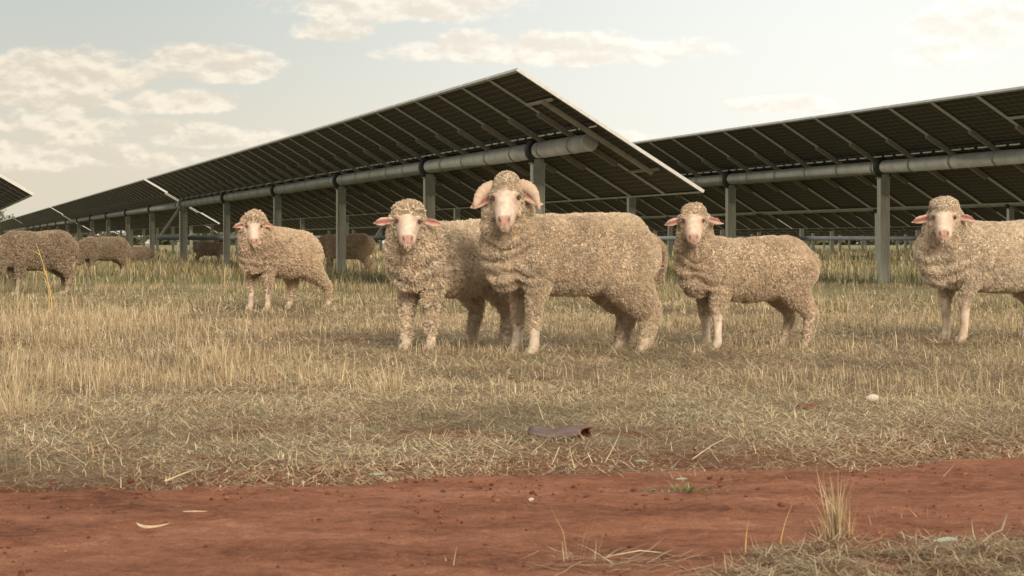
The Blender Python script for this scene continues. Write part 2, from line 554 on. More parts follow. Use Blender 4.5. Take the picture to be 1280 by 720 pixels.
def tracker(q, v0, v1, posts, drive, label, group, detail=2, zoff=0.0, near_end=False, tube_ext=(.55, .2)):
    n = max(1, int(round((v1 - v0) / 1.028)))
    pitch = (v1 - v0) / n
    root = empty('solar_tracker', uv(q, v0, zoff), 0)
    # columns: row direction, across direction (right), up -> left-handed; flip the row axis to stay right-handed
    rx = Vector((RC, RS, 0)).cross(Vector((0, 0, 1)))      # p x z = -r direction
    # root axes: X = -r, Y = p, Z = up
    rot = Matrix(((-(-RS), RC, 0), (-RC, RS, 0), (0, 0, 1)))
    root.rotation_euler = rot.to_euler()
    tag(root, label, 'solar tracker', group)
    # tube
    bm = bmesh.new()
    Ltot = v1 - v0
    x0, x1 = tube_ext[0], Ltot - tube_ext[1]
    seg = 24
    add_tube(bm, [(-x0, 0, HUB), (-x1, 0, HUB)], [.1, .1], seg)
    me = bm_mesh('torque_tube', bm); t = link_mesh('torque_tube', me, M['galv'], root)
    for p in me.polygons:
        p.use_smooth = len(p.vertices) == 4
    if near_end:
        bm = bmesh.new(); add_tube(bm, [(-x0 + .012, 0, HUB), (-x0, 0, HUB)], [.098, .104], seg)
        link_mesh('end_cap', bm_mesh('end_cap', bm), M['galv'], t)
    if detail >= 1:
        for i in range(n):
            L = (i + .5) * pitch
            p = inst('solar_panel', P_CELLS, root, panel_matrix(-L))
            inst('panel_frame', P_FRAME, p)
            if detail >= 2:
                inst('junction_box', P_JBOX, p); inst('panel_cable', P_CABLE, p)
        for i in range(n + 1):
            L = i * pitch
            if near_end and i == 0:
                continue
            if i in (0, n): L += .06 if i == 0 else -.06
            inst('mounting_rail', P_RAIL, root, panel_matrix(-L))
    else:
        bm = bmesh.new(); add_box(bm, (0, 0, 0), (Ltot, PLEN, .03))
        a = link_mesh('panel_array', bm_mesh('panel_array', bm), M['cells'], root); a.matrix_local = panel_matrix(-Ltot / 2)
        bm = bmesh.new()
        for s in (-1, 1):
            add_box(bm, (0, s * (PLEN / 2 + .004), 0), (Ltot, .012, .04))
        for i in range(n + 1):
            add_box(bm, (-Ltot / 2 + i * pitch, 0, -.018), (.035, PLEN, .012))
        link_mesh('panel_frame', bm_mesh('panel_frame', bm), M['alu'], a)
    for pl in posts:
        if not (v0 < pl < v1): continue
        p = inst('post', P_POST, root, Matrix.Translation((-(pl - v0), 0, 0)))
        if detail >= 1:
            inst('post_bracket', P_BRK, p); inst('bearing', P_BEAR, p)
    if drive is not None and v0 < drive < v1 + .5:
        d = inst('drive_post', P_DPOST, root, Matrix.Translation((-(drive - v0), 0, 0)))
        inst('slew_gear', P_GEAR, d); inst('drive_arm', P_ARM, d)
    if near_end:
        # the odd bracket that carries the last panel: a zinc rail across two short cross bars
        bm = bmesh.new()
        add_box(bm, (-.36, 0, -.062), (.045, 1.52, .05)); rl = bm_mesh('end_rail', bm, .003)
        er = link_mesh('end_rail', rl, M['rail_end'], root); er.matrix_local = panel_matrix(0)
        for s in (-1, 1):
            bm = bmesh.new(); add_box(bm, (-.58, s * .73, -.0335), (.84, .035, .02))
            link_mesh('cross_bar', bm_mesh('cross_bar', bm), M['alu'] if s < 0 else M['rail_end'], er)
    return root


posts1 = [19.55, 24.3, 30.0, 35.9, 42.4, 57.3, 64.5, 71.8, 79.0, 86.2, 93.5, 100.8, 108, 115.2, 122.4, 129.6, 137, 144.2, 151.4, 158.6, 165.8, 173]
posts2 = [17.9, 22.2, 27.3, 31.8, 37.5, 43.8, 56.6, 63.8, 71, 78.2, 85.5, 92.7, 99.9, 107, 114, 121, 128, 135, 142, 149, 156, 163, 170]
DRV = 50.0
segs = [(17.27, 50.05), (50.6, 90.5), (91.1, 131.0), (131.6, 171.6)]
nm = ['nearest section', 'second section', 'third section', 'farthest section']
G = 'solar tracker sections standing in rows'
tracker(ROWQ[1], *segs[0], posts1, DRV, 'tilted solar tracker in the middle, its open end and round tube rising above the ram', G, 2, near_end=True)
tracker(ROWQ[1], *segs[1], posts1, None, 'solar panel section that continues the middle row beyond the first bright gap, left of centre', G, 1)
tracker(ROWQ[1], *segs[2], posts1, None, 'distant solar panel section of the middle row beyond the second bright gap at far left', G, 1)
tracker(ROWQ[1], *segs[3], posts1, None, 'last faint solar panel section of the middle row, low on the left skyline', G, 0)
tracker(ROWQ[2], *segs[0], posts2, DRV, 'tilted solar tracker on the right, behind the two right-hand sheep, running out of the picture', G, 2, near_end=True)
tracker(ROWQ[2], *segs[1], posts2, None, 'second section of the right-hand panel row, seen below the middle tracker', G, 1)
tracker(ROWQ[2], *segs[2], posts2, None, 'farthest section of the right-hand panel row, low behind the middle row posts at left', G, 0)
tracker(ROWQ[0], 20.9, 50.2, [23, 28, 34, 40, 46], None, 'solar panel corner poking in at the left edge of the photo', G, 2, near_end=True)
tracker(ROWQ[0], 50.55, 90.7, posts1, None, 'solar panel section beyond the left edge, in line with the poking corner', G, 0)
k = 0
for r in (3, 4, 5):
    for j, (a, b) in enumerate(segs[:3]):
        if r >= 5 and j == 0: continue
        lab = ['%s of the %s tracker row glimpsed beneath the right-hand row'][0] % (nm[j], ['first', 'second', 'third'][r - 3])
        tracker(ROWQ[r], a + .3 * r, b + .3 * r + .52, [p + 1.7 * (r - 2) for p in posts1], None, lab, G, 1 if (r == 3 and j < 2) else 0, zoff=-.08)
for r in range(6, 13):
    q = ROWQ[5] + 6.4 * (r - 5)
    a = max(50.0, 1.15 * q)
    o = tracker(q, a, a + 75, [a + 3 + 7.3 * i + .9 * r for i in range(10)], None, 'far solar tracker row, a thin dark line of panels on posts at the horizon', 'far tracker rows at the horizon', 0, zoff=-.1)

# drive shaft: one grey pipe that links the drive arms of the rows
bm = bmesh.new()
zp = .76
a = uv(ROWQ[1] - .72, DRV + .12 + .18, zp); b = uv(ROWQ[5] - 6.4, DRV + .3, zp)
add_tube(bm, [a, b], [.07, .07], 14)
sh = link_mesh('drive_shaft', bm_mesh('drive_shaft', bm), M['pipe'], None)
sh.data.polygons.foreach_set('use_smooth', np.array([len(p.vertices) == 4 for p in sh.data.polygons]))
tag(sh, 'long grey horizontal drive pipe running level below the panels between the rows', 'pipe')
bm = bmesh.new(); e = b
add_box(bm, e + Vector((.1, 0, .05)), (.45, .3, .32)); bmesh.ops.bevel(bm, geom=list(bm.edges), offset=.04, segments=2, affect='EDGES')
add_tube(bm, [e + Vector((-.1, 0, .15)), e + Vector((-.5, -.05, .42))], [.1, .09], 12)
link_mesh('drive_motor', bm_mesh('drive_motor', bm), M['galv'], sh)
bm = bmesh.new(); add_box(bm, e + Vector((.1, 0, -.5)), (.12, .12, .9)); link_mesh('motor_stand', bm_mesh('motor_stand', bm), M['galv_post'], sh)
# ------------------------------------------------------------------ sheep
def smooth_np(co, edges, iters, w):
    """Laplacian smoothing, weight per vertex."""
    n = len(co); deg = np.bincount(edges.ravel(), minlength=n).astype(np.float64)
    e0 = np.concatenate([edges[:, 0], edges[:, 1]]); e1 = np.concatenate([edges[:, 1], edges[:, 0]])
    for _ in range(iters):
        avg = np.stack([np.bincount(e0, weights=co[e1, k], minlength=n) for k in range(3)], 1) / np.maximum(deg, 1)[:, None]
        co = co + (avg - co) * w[:, None]
    return co


def vnormals(co, quads):
    a, b, c, d = (co[quads[:, k]] for k in range(4))
    fn = np.cross(c - a, d - b)
    vn = np.zeros_like(co)
    for k in range(4):
        for j in range(3):
            vn[:, j] += np.bincount(quads[:, k], weights=fn[:, j], minlength=len(co))
    return vn / np.maximum(np.linalg.norm(vn, axis=1), 1e-9)[:, None]


def round_tube(bm, pts, radii, seg=18, up=Vector((0, 0, 1))):
    """Tube with rounded closed ends; radii = (side, up)."""
    pts = [Vector(p) for p in pts]; rr = [r if isinstance(r, (tuple, list)) else (r, r) for r in radii]
    d0 = (pts[0] - pts[1]).normalized(); d1 = (pts[-1] - pts[-2]).normalized()
    P = []; R = []
    r0 = min(rr[0]); r1 = min(rr[-1])
    for a in (80, 55, 28):
        P.append(pts[0] + d0 * r0 * .8 * math.sin(math.radians(a))); R.append(tuple(v * math.cos(math.radians(a)) for v in rr[0]))
    P += pts; R += rr
    for a in (28, 55, 80):
        P.append(pts[-1] + d1 * r1 * .8 * math.sin(math.radians(a))); R.append(tuple(v * math.cos(math.radians(a)) for v in rr[-1]))
    add_tube(bm, P, R, seg, True, 1.0, up)


def spline(pts, n):
    """Catmull-Rom through rows of numbers."""
    P = np.array(pts, dtype=float); P = np.vstack([2 * P[0] - P[1], P, 2 * P[-1] - P[-2]])
    out = []
    m = len(P) - 3
    for i in range(n):
        t = i / (n - 1) * m; k = min(int(t), m - 1); f = t - k
        a, b, c, d = P[k:k + 4]
        out.append(.5 * ((2 * b) + (c - a) * f + (2 * a - 5 * b + 4 * c - d) * f * f + (3 * b - a - 3 * c + d) * f ** 3))
    return out


def ellipsoid(bm, c, r, rot=None, seg=16):
    g = bmesh.ops.create_uvsphere(bm, u_segments=seg, v_segments=10, radius=1)
    m = Matrix.Translation(Vector(c)) @ (rot.to_4x4() if rot else Matrix.Identity(4)) @ Matrix.Diagonal((*r, 1))
    bmesh.ops.transform(bm, matrix=m, verts=g['verts'])


class Spec:
    def __init__(s, **k): s.__dict__.update(k)


def build_sheep(spec):
    """One sheep: a continuous body mesh, with fleece, eyes, horns and hooves as its children."""
    S = spec
    g = S.scale
    # --- frame of the animal
    fwd = Vector((math.cos(S.heading), math.sin(S.heading), 0)); left = Vector((-fwd.y, fwd.x, 0))
    loc = Vector(S.loc)
    rootM = Matrix(((fwd.x, left.x, 0), (fwd.y, left.y, 0), (0, 0, 1)))
    inv = rootM.transposed()

    def W2L(v): return inv @ Vector(v)
    bm = bmesh.new()
    # --- trunk
    wd = getattr(S, 'width', 1.0); ht = getattr(S, 'depth', 1.0); ln = getattr(S, 'length', 1.0)
    st = [(-.49, .585, .07, .085), (-.455, .565, .145, .15), (-.37, .552, .19, .195), (-.24, .54, .205, .212), (-.08, .525, .22, .218),
          (.08, .525, .222, .212), (.22, .533, .208, .207), (.33, .55, .178, .195), (.42, .56, .135, .165), (.475, .565, .085, .11)]
    st = spline(st, 24)
    top = getattr(S, 'top', None)
    round_tube(bm, [(a[0] * ln, 0, a[1] + (top(a[0]) if top else 0)) for a in st], [(a[2] * wd, a[3] * ht) for a in st], 22)
    # --- head frame
    Fv = W2L(S.face).normalized(); ph = math.radians(S.pitch)
    Z = Vector((0, 0, 1))
    A = (Fv * math.cos(ph) - Z * math.sin(ph)).normalized(); Nn = (Fv * math.sin(ph) + Z * math.cos(ph)).normalized()
    roll = math.radians(getattr(S, 'roll', 0)); Nn = (Quaternion(A, roll) @ Nn); B = Nn.cross(A).normalized()
    O = Vector(S.head); hs = S.hscale
    HM = Matrix((A, B, Nn)).transposed()

    def H(a, b, n): return O + (A * a + B * b + Nn * n) * hs
    hst = [(-.075, -.012, .045, .045), (-.045, -.008, .068, .066), (0, -.004, .077, .076), (.045, -.002, .078, .078), (.085, -.006, .067, .070),
           (.125, -.012, .057, .059), (.165, -.016, .050, .050), (.195, -.018, .047, .044), (.213, -.018, .038, .034)]
    hst = spline(hst, 18)
    round_tube(bm, [H(a[0], 0, a[1]) for a in hst], [(a[2] * hs, a[3] * hs) for a in hst], 20, up=Nn)
    for s in (-1, 1):
        ellipsoid(bm, H(.045, s * .056, .034), (.028 * hs, .022 * hs, .022 * hs), HM)     # brow
        ellipsoid(bm, H(.10, s * .034, -.028), (.05 * hs, .028 * hs, .034 * hs), HM)      # jaw
        ellipsoid(bm, H(.198, s * .019, .012), (.020 * hs, .017 * hs, .018 * hs), HM)     # nostril wing
    ellipsoid(bm, H(.188, 0, -.05), (.026 * hs, .030 * hs, .018 * hs), HM)                # chin
    ck = getattr(S, 'cap', (.05, .085, .055))
    ellipsoid(bm, H(-.022, 0, .040), (ck[0] * hs, ck[1] * hs, ck[2] * hs), HM)            # wool cap
    # ears
    ears = []
    for s in (-1, 1):
        base = H(.006, s * .066, -.002)
        drop = S.ear_drop[0 if s < 0 else 1] if isinstance(S.ear_drop, tuple) else S.ear_drop
        fwd_e = getattr(S, 'ear_fwd', .15)
        d = (B * s * 1.0 - Z * drop + Fv * fwd_e).normalized()
        L_ = .142 * hs
        fl = (Fv * 1.0 + Z * .25); upv = d.cross(fl).normalized(); fl = upv.cross(d).normalized()
        es = [(0, .016, .017), (.25, .023, .013), (.5, .029, .010), (.75, .024, .009), (.93, .012, .008)]
        pts = [base + d * L_ * e[0] - Z * (e[0] ** 2) * .012 * hs for e in es]
        # wide along upv, thin along fl
        add = [(e[1] * hs * 1.05, max(e[2] * hs, .0085)) for e in es]
        round_tube(bm, pts, add, 14, up=fl)
        ears.append((base, d, upv, fl, L_))
    # --- neck
    nb = getattr(S, 'neck_base', (.30, 0, .575))
    n0 = Vector(nb); n2 = H(-.025, 0, -.045); n1 = Vector(getattr(S, 'neck_mid', tuple((n0 * .45 + n2 * .55) + Vector((.03, 0, -.035)))))
    nr = S.neck_r
    stn = spline([(*n0, nr[0]), (*n1, nr[1]), (*n2, nr[2])], 16)
    pts = []; rad = []
    for i, a in enumerate(stn):
        wr = 1 + S.wrinkle * math.sin(i * 2.3) * (1 if 2 < i < 13 else 0)
        pts.append(a[:3]); rad.append((a[3] * wr * .92, a[3] * wr * 1.06))
    round_tube(bm, pts, rad, 20, up=Vector((-.6, 0, .8)))
    # brisket and breast folds
    ellipsoid(bm, (.40 * ln, 0, .465), (.10, .11, .12))
    # --- legs: list of chains (x, y, z, r)
    hooves = []
    for lg in S.legs:
        sl = spline(lg['chain'], 22)
        round_tube(bm, [a[:3] for a in sl], [(a[3] * .92, a[3] * 1.08) for a in sl], 14, up=Vector((1, 0, .01)))
        hooves.append(Vector(lg['chain'][-1][:3]))
    tl = getattr(S, 'tail', True)
    if tl:
        tx = -.49 * ln
        round_tube(bm, [(tx + .03, 0, .63), (tx - .012, 0, .585), (tx - .02, 0, .52), (tx - .01, 0, .47)], [.045, .045, .038, .026], 12, up=Vector((1, 0, 0)))
    bmesh.ops.scale(bm, vec=(g, g, g), verts=bm.verts)
    O = O * g; hs2 = hs * g
    raw = bm_mesh('raw', bm)
    tmp = bpy.data.objects.new('raw', raw); COL.objects.link(tmp)
    vx = S.voxel
    md = tmp.modifiers.new('r', 'REMESH'); md.mode = 'VOXEL'; md.voxel_size = vx; md.use_smooth_shade = True
    dg = bpy.context.evaluated_depsgraph_get(); dg.update()
    ev = tmp.evaluated_get(dg); me = bpy.data.meshes.new_from_object(ev)
    bpy.data.objects.remove(tmp); bpy.data.meshes.remove(raw)
    nv = len(me.vertices); co = np.zeros(nv * 3); me.vertices.foreach_get('co', co); co = co.reshape(-1, 3)
    ed = np.zeros(len(me.edges) * 2, dtype=np.int64); me.edges.foreach_get('vertices', ed); ed = ed.reshape(-1, 2)
    nf = len(me.polygons); lt = np.zeros(nf, dtype=np.int64); me.polygons.foreach_get('loop_total', lt)
    lp = np.zeros(len(me.loops), dtype=np.int64); me.loops.foreach_get('vertex_index', lp)
    if (lt == 4).all():
        quads = lp.reshape(-1, 4)
    else:
        bad = int((lt != 4).sum()); ls = np.concatenate([[0], np.cumsum(lt)[:-1]])
        quads = np.array([[lp[s], lp[s + 1], lp[s + 2], lp[s + 3] if t == 4 else lp[s + 2]] for s, t in zip(ls, lt)])
    bpy.data.meshes.remove(me)
    rng0 = np.random.default_rng(S.seed)
    # --- head coordinates of every vertex
    rel = (co - np.array(O)) / hs2
    ha, hb, hn = rel @ np.array(A), rel @ np.array(B), rel @ np.array(Nn)
    near_head = (np.abs(hb) < .17) & (ha > -.12) & (ha < .27) & (np.abs(hn) < .15)
    prof = np.interp(ha, [0, .045, .085, .125, .165, .2, .23], [.088, .088, .080, .068, .061, .058, .052])
    on_face = (np.abs(hb) < prof) & (ha < .236) & (hn > -np.interp(ha, [0, .1, .15, .2], [.06, .066, .074, .072]))
    ear_m = np.zeros(nv)
    ear_in = np.zeros(nv)
    for (b0, d, u_, f_, L_) in ears:
        r = (co / g) - np.array(b0); t = r @ np.array(d) / L_
        ear_m = np.maximum(ear_m, ((t > .22) & (t < 1.15) & (np.abs(r @ np.array(u_)) < .05 * hs) & (np.abs(r @ np.array(f_)) < .035 * hs)).astype(float))
        q = (sstep(.12, .3, t) * (1 - sstep(.85, .98, t)) * (1 - sstep(.006 * hs, .021 * hs, np.abs(r @ np.array(u_) + .006 * hs))))
        ear_in = np.maximum(ear_in, q * ear_m)
    # --- smoothing: strong on the trunk, light on the head
    leg_low = 1 - sstep(.20 * g, .34 * g, co[:, 2])
    w = np.where(near_head, .14, .5) * (1 - .55 * leg_low)
    co = smooth_np(co, ed, 14, w)
    nrm = vnormals(co, quads)
    # --- face mask, bare legs
    wob = fbm(co / g * 22, 2, S.seed) * .010
    fzz = rng0.random(nv)
    face = sstep(.028, .046, ha + wob + np.where(hn > .02, -.012 - .35 * np.maximum(0, .045 - np.abs(hb)) * S.topknot, 0)) * near_head
    cheek = (hn < -.012 - .25 * (ha - .10)) & (ha < S.cheek)
    face = face * (1 - cheek * 1.0) * on_face
    bare = np.zeros(nv)
    wob2 = fbm(co / g * 60, 2, S.seed + 77)
    for lg in S.legs:
        ch = np.array(lg['chain'])[:, :3]
        dist = np.min([np.linalg.norm(co[:, :2] / g - c[:2], axis=1) for c in ch[-3:]], axis=0)
        bare = np.maximum(bare, (1 - sstep(lg['bare'] - .05, lg['bare'] + .05, co[:, 2] / g + wob * 3 + wob2 * .06)) * (dist < .16))
    wool = np.clip(1 - np.maximum(np.maximum(face, ear_m), bare), 0, 1)
    # --- relief: lumpy fleece, face details
    P = co / g
    lump = (fbm(P * 9, 3, S.seed + 3) * .010 + fbm(P * 34, 2, S.seed + 9) * .0045) * S.lump
    band = np.sin(P[:, 0] * 62 + fbm(P * 5, 2, S.seed + 5) * 5) * .002
    nd = np.array((n2 - n0).normalized()); tn = (P - np.array(n0)) @ nd + P[:, 1] * .35 + .03 * fbm(P * 4, 2, S.seed + 6)
    fold = np.sin(tn * 2 * PI / .082 + fbm(P * 7, 2, S.seed + 8) * 5.0) * S.fold * sstep(.20, .36, P[:, 0]) * (1 - near_head) * sstep(.30, .42, P[:, 2])
    co = co + nrm * ((lump + band + fold) * wool * g)[:, None]
    # mouth slit, nostrils, eye sockets
    mouth = np.exp(-((hn + .030 - .05 * np.maximum(0, .2 - ha)) / .004) ** 2) * sstep(.135, .16, ha) * near_head
    nost = np.zeros(nv); sock = np.zeros(nv); tear = np.zeros(nv)
    for s in (-1, 1):
        nost = np.maximum(nost, np.exp(-(((ha - .207) / .012) ** 2 + ((hb - s * .0225 - s * (hn - .01) * .5) / .0070) ** 2 + ((hn - .012) / .018) ** 2)))
        sock = np.maximum(sock, np.exp(-(((ha - .066) / .020) ** 2 + ((hb - s * .066) / .020) ** 2 + ((hn - .032) / .017) ** 2)))
        tear = np.maximum(tear, np.exp(-(((ha - .095) / .025) ** 2 + ((hb - s * .052) / .016) ** 2 + ((hn - .035) / .02) ** 2)))
    phil = np.exp(-((hb) / .0035) ** 2) * sstep(.195, .21, ha) * (hn < .012) * (hn > -.035) * near_head
    co = co - nrm * ((mouth * .004 + nost * .008 + sock * .008 + phil * .003) * hs2 / 1.0)[:, None] * near_head[:, None]
    co = co - nrm * (ear_in * .0035 * g)[:, None]
    # --- colours: skin and wool tones, darker in the mouth and nostrils
    c_wool_d = np.array(S.col_dark); c_wool_l = np.array(S.col_light)
    n1_ = fbm(P * 12, 3, S.seed + 20)[:, None] * .5 + .5
    col = c_wool_d * .8 + (c_wool_l * .7 - c_wool_d * .8) * n1_
    fcol = np.array(S.face_col)
    pink = np.array((.48, .36, .275)); nosec = np.array((.36, .195, .15)); inner = np.array((.25, .095, .075)); white = np.array((.56, .50, .415))
    f_n = fbm(P * 40, 3, S.seed + 31)[:, None]
    blaze = (np.exp(-(hb / .034) ** 2) * sstep(.03, .10, ha) * (hn > 0))[:, None]
    fc = pink + (fcol - pink) * np.clip(.45 + f_n * 1.3, 0, 1) + (white - pink) * blaze * .65
    fc = fc + (np.array((.30, .15, .10)) - fc) * (tear * .35)[:, None]
    nz_ = (sstep(.186, .204, ha + .15 * (hn - .01)) * (hn > -.02) * (1 - sstep(.026, .036, np.abs(hb))))[:, None]
    fc = fc + (nosec - fc) * nz_ * .85
    fc = fc + (np.array((.10, .03, .022)) - fc) * np.clip(nost * 1.5, 0, 1)[:, None]
    fc = fc + (np.array((.16, .06, .045)) - fc) * np.clip(mouth + phil * .7, 0, 1)[:, None] * .8
    fc = fc + (np.array((.16, .08, .055)) - fc) * np.clip(sock * 1.1, 0, .85)[:, None]
    col = col + (fc - col) * face[:, None]
    ec = np.array((.52, .375, .29)) + np.array((.12, .1, .09)) * f_n
    ec = ec + (inner - ec) * ear_in[:, None]
    col = col + (ec - col) * ear_m[:, None]
    lc = np.array(S.leg_col) * (1 + .35 * f_n) ; lc = lc + (np.array((.34, .23, .15)) - lc) * np.clip(fbm(P * 18, 2, S.seed + 44)[:, None] * 1.2, 0, 1)
    col = col + (lc - col) * (bare * (1 - near_head))[:, None]
    col = np.clip(col, .005, .9)
    root = empty('sheep', loc, S.heading)
    body = mesh_np('body', co, [quads], col)
    bo = link_mesh('body', body, M['wool_skin'], root, True)
    # --- eyes
    if S.eyes:
        for s in (-1, 1):
            bm = bmesh.new(); c = O + (A * .066 + B * s * .066 + Nn * .0285) * hs2
            ellipsoid(bm, c, (.0115 * hs2, .0105 * hs2, .0078 * hs2), HM, 14)
            link_mesh('eye', bm_mesh('eye', bm), M['eye'], root, True)
    # --- horns
    if getattr(S, 'horns', False):
        for s in (-1, 1):
            def hp(o, up_, f): return O + (B * s * o + Z * up_ + Fv * f) * hs2
            # out of the crown, sideways, then down and a little forward, ending in a thin tip
            key = [(.030, .032, .000, .028), (.066, .038, .004, .032), (.106, .026, .012, .031), (.136, -.004, .022, .026), (.152, -.044, .032, .017), (.166, -.086, .042, .005)]
            if s < 0: key = [(a, b, c, r) for a, b, c, r in key[:-1]] + [(.156, -.062, .036, .007)]
            sp_ = spline(key, 40); bm = bmesh.new()
            pts = [hp(a[0], a[1], a[2]) for a in sp_]; rad = []
            for i, a in enumerate(sp_):
                rr = a[3] * hs2 * (1 + .05 * math.sin(i * 2.1) + .03 * math.sin(i * 1.3 + 1))
                rad.append((rr * .62, rr * 1.0))
            round_tube(bm, pts, rad, 16, up=(Z * .9 + B * s * .5))
            link_mesh('horn', bm_mesh('horn', bm), M['horn'], root, True)
    # --- hooves
    for h in hooves:
        bm = bmesh.new(); h = h * g
        for s in (-1, 1):
            c = Vector((h.x + .014 * g, h.y + s * .0145 * g, 0))
            ring0 = [bm.verts.new(c + Vector((math.cos(t) * .031 * g + (.006 * g if math.cos(t) > 0 else 0), math.sin(t) * .0135 * g, -.004))) for t in np.linspace(0, 2 * PI, 12, endpoint=False)]
            ring1 = [bm.verts.new(c + Vector((math.cos(t) * .022 * g - .010 * g, math.sin(t) * .0125 * g, .042 * g))) for t in np.linspace(0, 2 * PI, 12, endpoint=False)]
            for k_ in range(12):
                bm.faces.new((ring0[k_], ring0[(k_ + 1) % 12], ring1[(k_ + 1) % 12], ring1[k_]))
            bm.faces.new(list(reversed(ring0))); bm.faces.new(ring1)
        link_mesh('hoof', bm_mesh('hoof', bm, .0), M['hoof'], root, True)
    # --- fleece: locks of wool rooted all over the woolly skin, drawn together into staples
    tri = np.concatenate([quads[:, [0, 1, 2]], quads[:, [0, 2, 3]]])
    wt = wool[tri].mean(1)
    a_, b_, c_ = co[tri[:, 0]], co[tri[:, 1]], co[tri[:, 2]]
    area = .5 * np.linalg.norm(np.cross(b_ - a_, c_ - a_), axis=1) * (wt > .2)
    n = int(area.sum() * S.density)
    rng = np.random.default_rng(S.seed)
    pick = rng.choice(len(tri), n, p=area / area.sum())
    r1 = np.sqrt(rng.random(n)); r2 = rng.random(n)
    wa, wb, wc = 1 - r1, r1 * (1 - r2), r1 * r2
    T = tri[pick]
    pos = co[T[:, 0]] * wa[:, None] + co[T[:, 1]] * wb[:, None] + co[T[:, 2]] * wc[:, None]
    nn = nrm[T[:, 0]] * wa[:, None] + nrm[T[:, 1]] * wb[:, None] + nrm[T[:, 2]] * wc[:, None]
    nn /= np.linalg.norm(nn, axis=1)[:, None]
    wl_p = wool[T[:, 0]] * wa + wool[T[:, 1]] * wb + wool[T[:, 2]] * wc
    relp = (pos - np.array(O)) / hs2
    on_head = (np.abs(relp @ np.array(A)) < .13) & (np.abs(relp @ np.array(B)) < .12) & (relp @ np.array(Nn) > -.06)
    low = 1 - sstep(.18 * g, .36 * g, pos[:, 2])
    ln_ = S.lock * g * (.75 + .5 * rng.random(n)) * np.where(on_head, .72, 1.0) * (1 - .55 * low)
    ln_ *= 1 + .35 * fbm(pos / g * 6, 2, S.seed + 50)
    ln_ *= np.clip(wl_p * 1.6 - .25, .25, 1)
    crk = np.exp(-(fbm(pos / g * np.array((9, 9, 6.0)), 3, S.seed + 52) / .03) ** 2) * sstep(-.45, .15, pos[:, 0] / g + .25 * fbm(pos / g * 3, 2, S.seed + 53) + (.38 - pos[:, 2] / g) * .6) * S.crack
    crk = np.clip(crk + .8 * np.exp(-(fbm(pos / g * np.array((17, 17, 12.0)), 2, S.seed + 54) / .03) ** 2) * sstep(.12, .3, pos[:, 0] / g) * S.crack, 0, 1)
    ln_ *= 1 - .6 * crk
    # staples
    ns = max(30, int(n / S.staple))
    si = rng.choice(n, ns, replace=False)
    kd = KDTree(ns)
    for i, k_ in enumerate(si): kd.insert(pos[k_], i)
    kd.balance()
    near = np.array([kd.find(p)[1] for p in pos])
    sway = np.stack([fbm(pos / g * 7 + k_ * 31, 2, S.seed + 60 + k_) for k_ in range(3)], 1)
    d = nn + sway * .55 + np.array((-.12, 0, -S.droop)) + rng.normal(0, .30, (n, 3))
    d /= np.linalg.norm(d, axis=1)[:, None]
    tip = pos + d * ln_[:, None]
    ctip = pos[si] + (nn[si] + sway[si] * .6 + np.array((-.12, 0, -S.droop)) + rng.normal(0, .25, (ns, 3))) * (S.lock * g)
    cl = np.clip(S.clump + rng.normal(0, .12, n), 0, .95)[:, None]
    tip = tip + (ctip[near] + rng.normal(0, .0035 * g, (n, 3)) - tip) * cl
    # never let a lock grow inwards
    out = ((tip - pos) * nn).sum(1); tip = tip + nn * np.maximum(0, .35 * ln_ - out)[:, None]
    mid = pos * .45 + tip * .55 + nn * (ln_ * .16)[:, None] + rng.normal(0, .0025 * g, (n, 3))
    base = pos - nn * (.004 * g)
    ax = tip - pos; ax /= np.linalg.norm(ax, axis=1)[:, None]
    rv = rng.normal(0, 1, (n, 3)); s1 = np.cross(ax, rv); s1 /= np.linalg.norm(s1, axis=1)[:, None]
    w0 = (S.lock_w * g * (.6 + .8 * rng.random(n)))[:, None]
    V = np.stack([base - s1 * w0, base + s1 * w0, mid - s1 * w0 * .85, mid + s1 * w0 * .85, tip], 1)
    idx = np.arange(n)[:, None] * 5
    q = idx + np.array([[0, 1, 3, 2]]); t3 = idx + np.array([[2, 3, 4]])
    shade = (rng.random(ns)[near] * .6 + rng.random(n) * .4)
    dirt = fbm(pos / g * 4.5, 3, S.seed + 70) * .5 + .5
    streak = fbm(pos / g * np.array((30, 30, 6)), 3, S.seed + 72)
    palec = c_wool_l * (.90 + .14 * shade[:, None]) * (1 + .26 * streak[:, None])  # pale wool tone with random streaks
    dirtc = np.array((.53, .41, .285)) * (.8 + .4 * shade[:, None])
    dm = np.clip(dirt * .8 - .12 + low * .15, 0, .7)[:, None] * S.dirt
    tipc = palec + (dirtc - palec) * dm
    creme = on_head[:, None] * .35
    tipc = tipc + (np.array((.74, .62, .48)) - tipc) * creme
    rootc = c_wool_d * (.75 + .4 * shade[:, None])  # roots coloured darker than tips: painted shade in the crevices between staples
    tipc = tipc * (1 - .5 * crk[:, None]); rootc = rootc * (1 - .4 * crk[:, None])  # partings darkened too, crease shade put into the wool colour
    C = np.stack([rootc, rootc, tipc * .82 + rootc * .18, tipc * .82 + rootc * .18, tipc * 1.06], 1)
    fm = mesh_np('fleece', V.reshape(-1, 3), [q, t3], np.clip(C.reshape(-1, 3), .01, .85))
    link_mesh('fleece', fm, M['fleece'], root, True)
    return root


def leg_f(x, y, foot=(0, 0), wool=1.0, bare=.17, lift=0):
    fx, fy = foot
    return {'bare': bare, 'chain': [(x - .01, y, .50, .105), (x - .02, y * 1.05, .38, .070 * wool), (x + .005 + fx * .35, y + fy * .35, .28, .042 * wool), (x + fx * .6, y + fy * .6, .185, .034 * (wool * .5 + .5)),
                                    (x - .002 + fx * .85, y + fy * .85, .10, .027), (x + fx, y + fy, .052, .030), (x + .012 + fx, y + fy, .028, .028)]}


